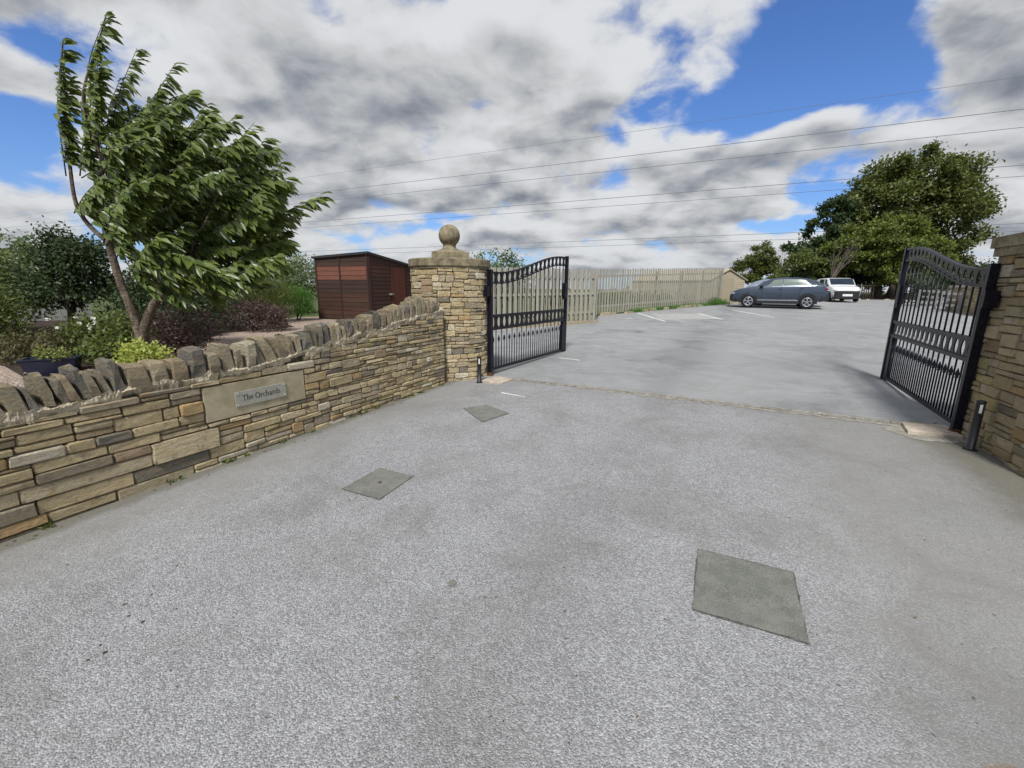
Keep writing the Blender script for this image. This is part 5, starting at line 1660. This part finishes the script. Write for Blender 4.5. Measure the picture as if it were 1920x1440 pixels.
def dead_shrub():
    b = np.array((25.8, 36.6, gz(25.8, 36.6))); t = thing('dead_shrub', 'bare grey twiggy shrub standing in front of the dark trees', 'shrub', b)
    rn = np.random.default_rng(9)
    m0 = b + (0.1, 0, 2.0)
    MB().tube([b - (0, 0, .2), b + (0.05, 0, 1.0), m0], [.06, .05, .035], 6).out('trunk', TWIG, t)
    for k in range(13):
        e = m0 + np.array((rn.uniform(-.7, 2.1), rn.uniform(-.6, .6), rn.uniform(1.0, 3.0))); m_ = MB(); st = b + (m0 - b) * rn.uniform(.55, 1)
        c = (st + e) / 2 + rn.normal(0, .12, 3); m_.tube([st, c, e], [.030, .02, .008], 4)
        for q in range(4):
            s_ = c + (e - c) * rn.uniform(0, .9); m_.tube([s_, s_ + np.array((rn.uniform(-.2, .6), rn.normal(0, .2), rn.uniform(.1, .7)))], [.012, .006], 4)
        m_.out('branch', TWIG, t)
dead_shrub()
# bank and railings under the trees
sheet('soil_bank', [(23.0, 36.5), (28.5, 36.2), (37, 34.5), (46, 34), (48, 50), (24, 50)], 0.01, SOIL)
rl = thing('railing', 'dark upright railings between the van and the tree trunks', 'fence', (27.5, 37.6, gz(27.5, 37.6)))
for k in range(26):
    p = np.array((25.6 + k * .17, 37.6 - k * .02)); MB().box((p[0], p[1], G(*p) + .55), (.035, .02, .62)).out('railing_bar', BARKD, rl)
MB().bar((25.4, 37.63, G(25.5, 37.6) + 1.1), (30.2, 37.05, G(30, 37.1) + 1.1), .04, .06).out('rail', BARKD, rl)
rn = np.random.default_rng(4)
for k, (x, y, r) in enumerate(((25.9, 35.6, .30), (27.2, 35.4, .42), (28.0, 35.2, .22), (29.4, 35.0, .28), (30.6, 34.9, .2))):
    m_ = MB(); V = []
    for a, b in ((r, 0), (r * .8, r * .35), (.1 * r, r * .5)):
        for j in range(7):
            an = 2 * math.pi * j / 7; rr_ = a * rn.uniform(.75, 1.15); V.append((x + rr_ * math.cos(an), y + rr_ * .7 * math.sin(an), G(x, y) - .03 + b * rn.uniform(.8, 1.1)))
    m_.add(V, [(i * 7 + j, i * 7 + (j + 1) % 7, (i + 1) * 7 + (j + 1) % 7, (i + 1) * 7 + j) for i in range(2) for j in range(7)] + [tuple(14 + j for j in range(7))])
    o = m_.out('boulder', STONE, None, False, (.40, .37, .32))
    tag(o, ['brownish boulder nearest the van on the soil bank', 'largest pale boulder on the bank under the trees', 'small boulder right of the largest one on the bank', 'medium boulder lying towards the right gate on the bank', 'smallest boulder nearest the right gate on the bank'][k], 'boulder', 'boulders on the soil bank')

# hedge, wall and frames seen through the right gate
bush('hedge', 'dark hedge behind the stone wall seen through the right gate', 'hedge', (30.0, 27.5, 1.7), (6.0, 1.1, 1.6), L_DARK, 11000, .16, seed=41, nclump=220, crad=.26, zfloor=.4)
def far_wall():
    A_, B_ = np.array((25.6, 27.6)), np.array((20.6, 19.2)); D = (B_ - A_) / np.linalg.norm(B_ - A_); N = np.array((D[1], -D[0]))
    if N @ (-A_) < 0: N = -N
    L = np.linalg.norm(B_ - A_)
    t = thing('field_wall', 'grey dry stone wall across the car park seen through the right gate', 'wall', (*((A_ + B_) / 2), G(*((A_ + B_) / 2))))
    def fr(s_, z, d): p = A_ + D * s_ + N * d; return (p[0], p[1], z)
    zb = lambda s_: G(*(A_ + D * s_))
    bx = lay_stones(4.0, L, zb, lambda s_: zb(s_) + 1.25, (.3, .6), (.13, .156, .182), (), None, 77)
    place_stones(bx, fr, t, colf=lambda: tuple(v * .8 for v in stone_col()), edge=.02)
    m_ = MB(); c = (A_ + D * (L / 2 + 2) - N * .2); m_.box((*c, G(*c) + .55), (L / 2 - 2.05, .16, .68), ((*D, 0), (*N, 0), (0, 0, 1))); m_.out('wall_core', CORE, t)
    m_ = MB(); m_.box((*c, G(*c) + 1.30), (L / 2 - 2, .24, .06), ((*D, 0), (*N, 0), (0, 0, 1))); m_.out('coping', PALE_C, t)
far_wall()
def frame(x, y, rz, w, h, label):
    t = thing('slatted_frame', label, 'frame', (x, y, G(x, y)), 'pale slatted frames by the hedge', rz)
    for u in (-1, 1): MB().box((u * w / 2, 0, h / 2), (.045, .035, h / 2)).out('upright', PICKETD, t, world=False)
    for z in (.35, .62, .92): MB().box((0, .001, h * z), (w / 2 - .046, .02, .05)).out('slat', PICKETD, t, world=False)
frame(23.6, 25.4, R(-50), .75, 1.05, 'left slatted grey frame seen through the right gate')
frame(22.7, 23.8, R(-50), .75, 1.05, 'middle slatted grey frame seen through the right gate')
frame(21.9, 22.3, R(-50), .75, 1.0, 'right slatted grey frame seen through the right gate')

# shrubs behind the board fence, weeds at fence feet, rough grass beyond
bush('laurel_bush', 'leafy bush looking over the board fence behind the left pillar', 'shrub', (-.7, 18.6, 1.75), (1.35, .8, 1.22), L_GREY, 4200, .12, seed=51, nclump=90, crad=.17, zfloor=.3)
bush('weeds', 'green weeds at the far end of the picket fence by the car', 'plant', (12.9, 28.3, .72), (.9, .45, .28), L_BRIGHT, 2200, .10, seed=52, nclump=60, spike=1.0, aspect=.2, crad=.12, zfloor=G(12.9, 28.3), stems=0)
bush('field_hedge', 'olive hedge of brambles in the field behind the picket fence', 'hedge', (7.0, 30.0, .70), (6.2, 1.2, .62), L_OLIVE, 9000, .14, seed=53, nclump=200, crad=.2, zfloor=.2)
def wall_weeds():
    rn = np.random.default_rng(18); Ps, Ds, Ls = [], [], []
    for _ in range(26):
        t_ = rn.uniform(-.6, 4.8); n = int(rn.uniform(6, 26)); c = WA + WD * t_ + WN * rn.uniform(.0, .03)
        p = c + rn.normal(0, .018, (n, 2)); Ps.append(np.c_[p, GB * p[:, 0] + GC * p[:, 1]])
        Ds.append(unit(rn.normal(size=(n, 3)) * .6 + np.array((.25, -.15, .8)))); Ls.append(rn.uniform(.015, .055, n))
    P, D, L = np.concatenate(Ps), np.concatenate(Ds), np.concatenate(Ls)
    V, F = leaf_quads(P, D, unit(rn.normal(size=P.shape)), L, L * .35); tag(part('weeds', V, F, L_OLIVE), kind='stuff')
wall_weeds()


def grass_tufts():
    rn = np.random.default_rng(8); n = 2600
    s_ = rn.uniform(2.5, 13.6, n); o = rn.normal(.10, .10, n); P = np.array(FA) + fd * s_[:, None] + fnn * o[:, None]
    P3 = np.c_[P, GB * P[:, 0] + GC * P[:, 1]]
    D = unit(rn.normal(size=(n, 3)) * .35 + np.array((.1, 0, 1))); L = rn.uniform(.08, .28, n); V, F = leaf_quads(P3, D, unit(rn.normal(size=(n, 3))), L, np.full(n, .02))
    o_ = part('grass', V, F, L_BRIGHT); tag(o_, kind='stuff')
grass_tufts()

# ------------------------------------------------------------------ overhead lines
WLAB = ['highest and faintest overhead wire across the sky', 'second overhead wire from the top', 'third overhead wire from the top', 'fourth overhead wire from the top', 'fifth overhead wire from the top', 'sixth overhead wire, low over the horizon', 'lowest overhead wire, just above the horizon']
ph = R(-64.5); ld = np.array((math.sin(ph), math.cos(ph))); ln = np.array((-ld[1], ld[0]))
if ln[1] < 0: ln = -ln
for k, (D_, H_, r_) in enumerate(((84, 27.0, .026), (80, 22.1, .040), (88, 22.0, .040), (80, 15.7, .040), (88, 15.8, .036), (80, 8.8, .034), (88, 8.6, .032))):
    pts = []
    for tt in np.linspace(-150, 420, 58):
        sag = ((tt - 90) / 330) ** 2
        p = ln * D_ + ld * tt; pts.append((p[0], p[1], CAMZ + H_ + 1.2 * sag - .5))
    o = MB().tube(pts, r_, 5).out('power_line', WIRE, None, True)
    tag(o, WLAB[k], 'power line', 'overhead power lines')
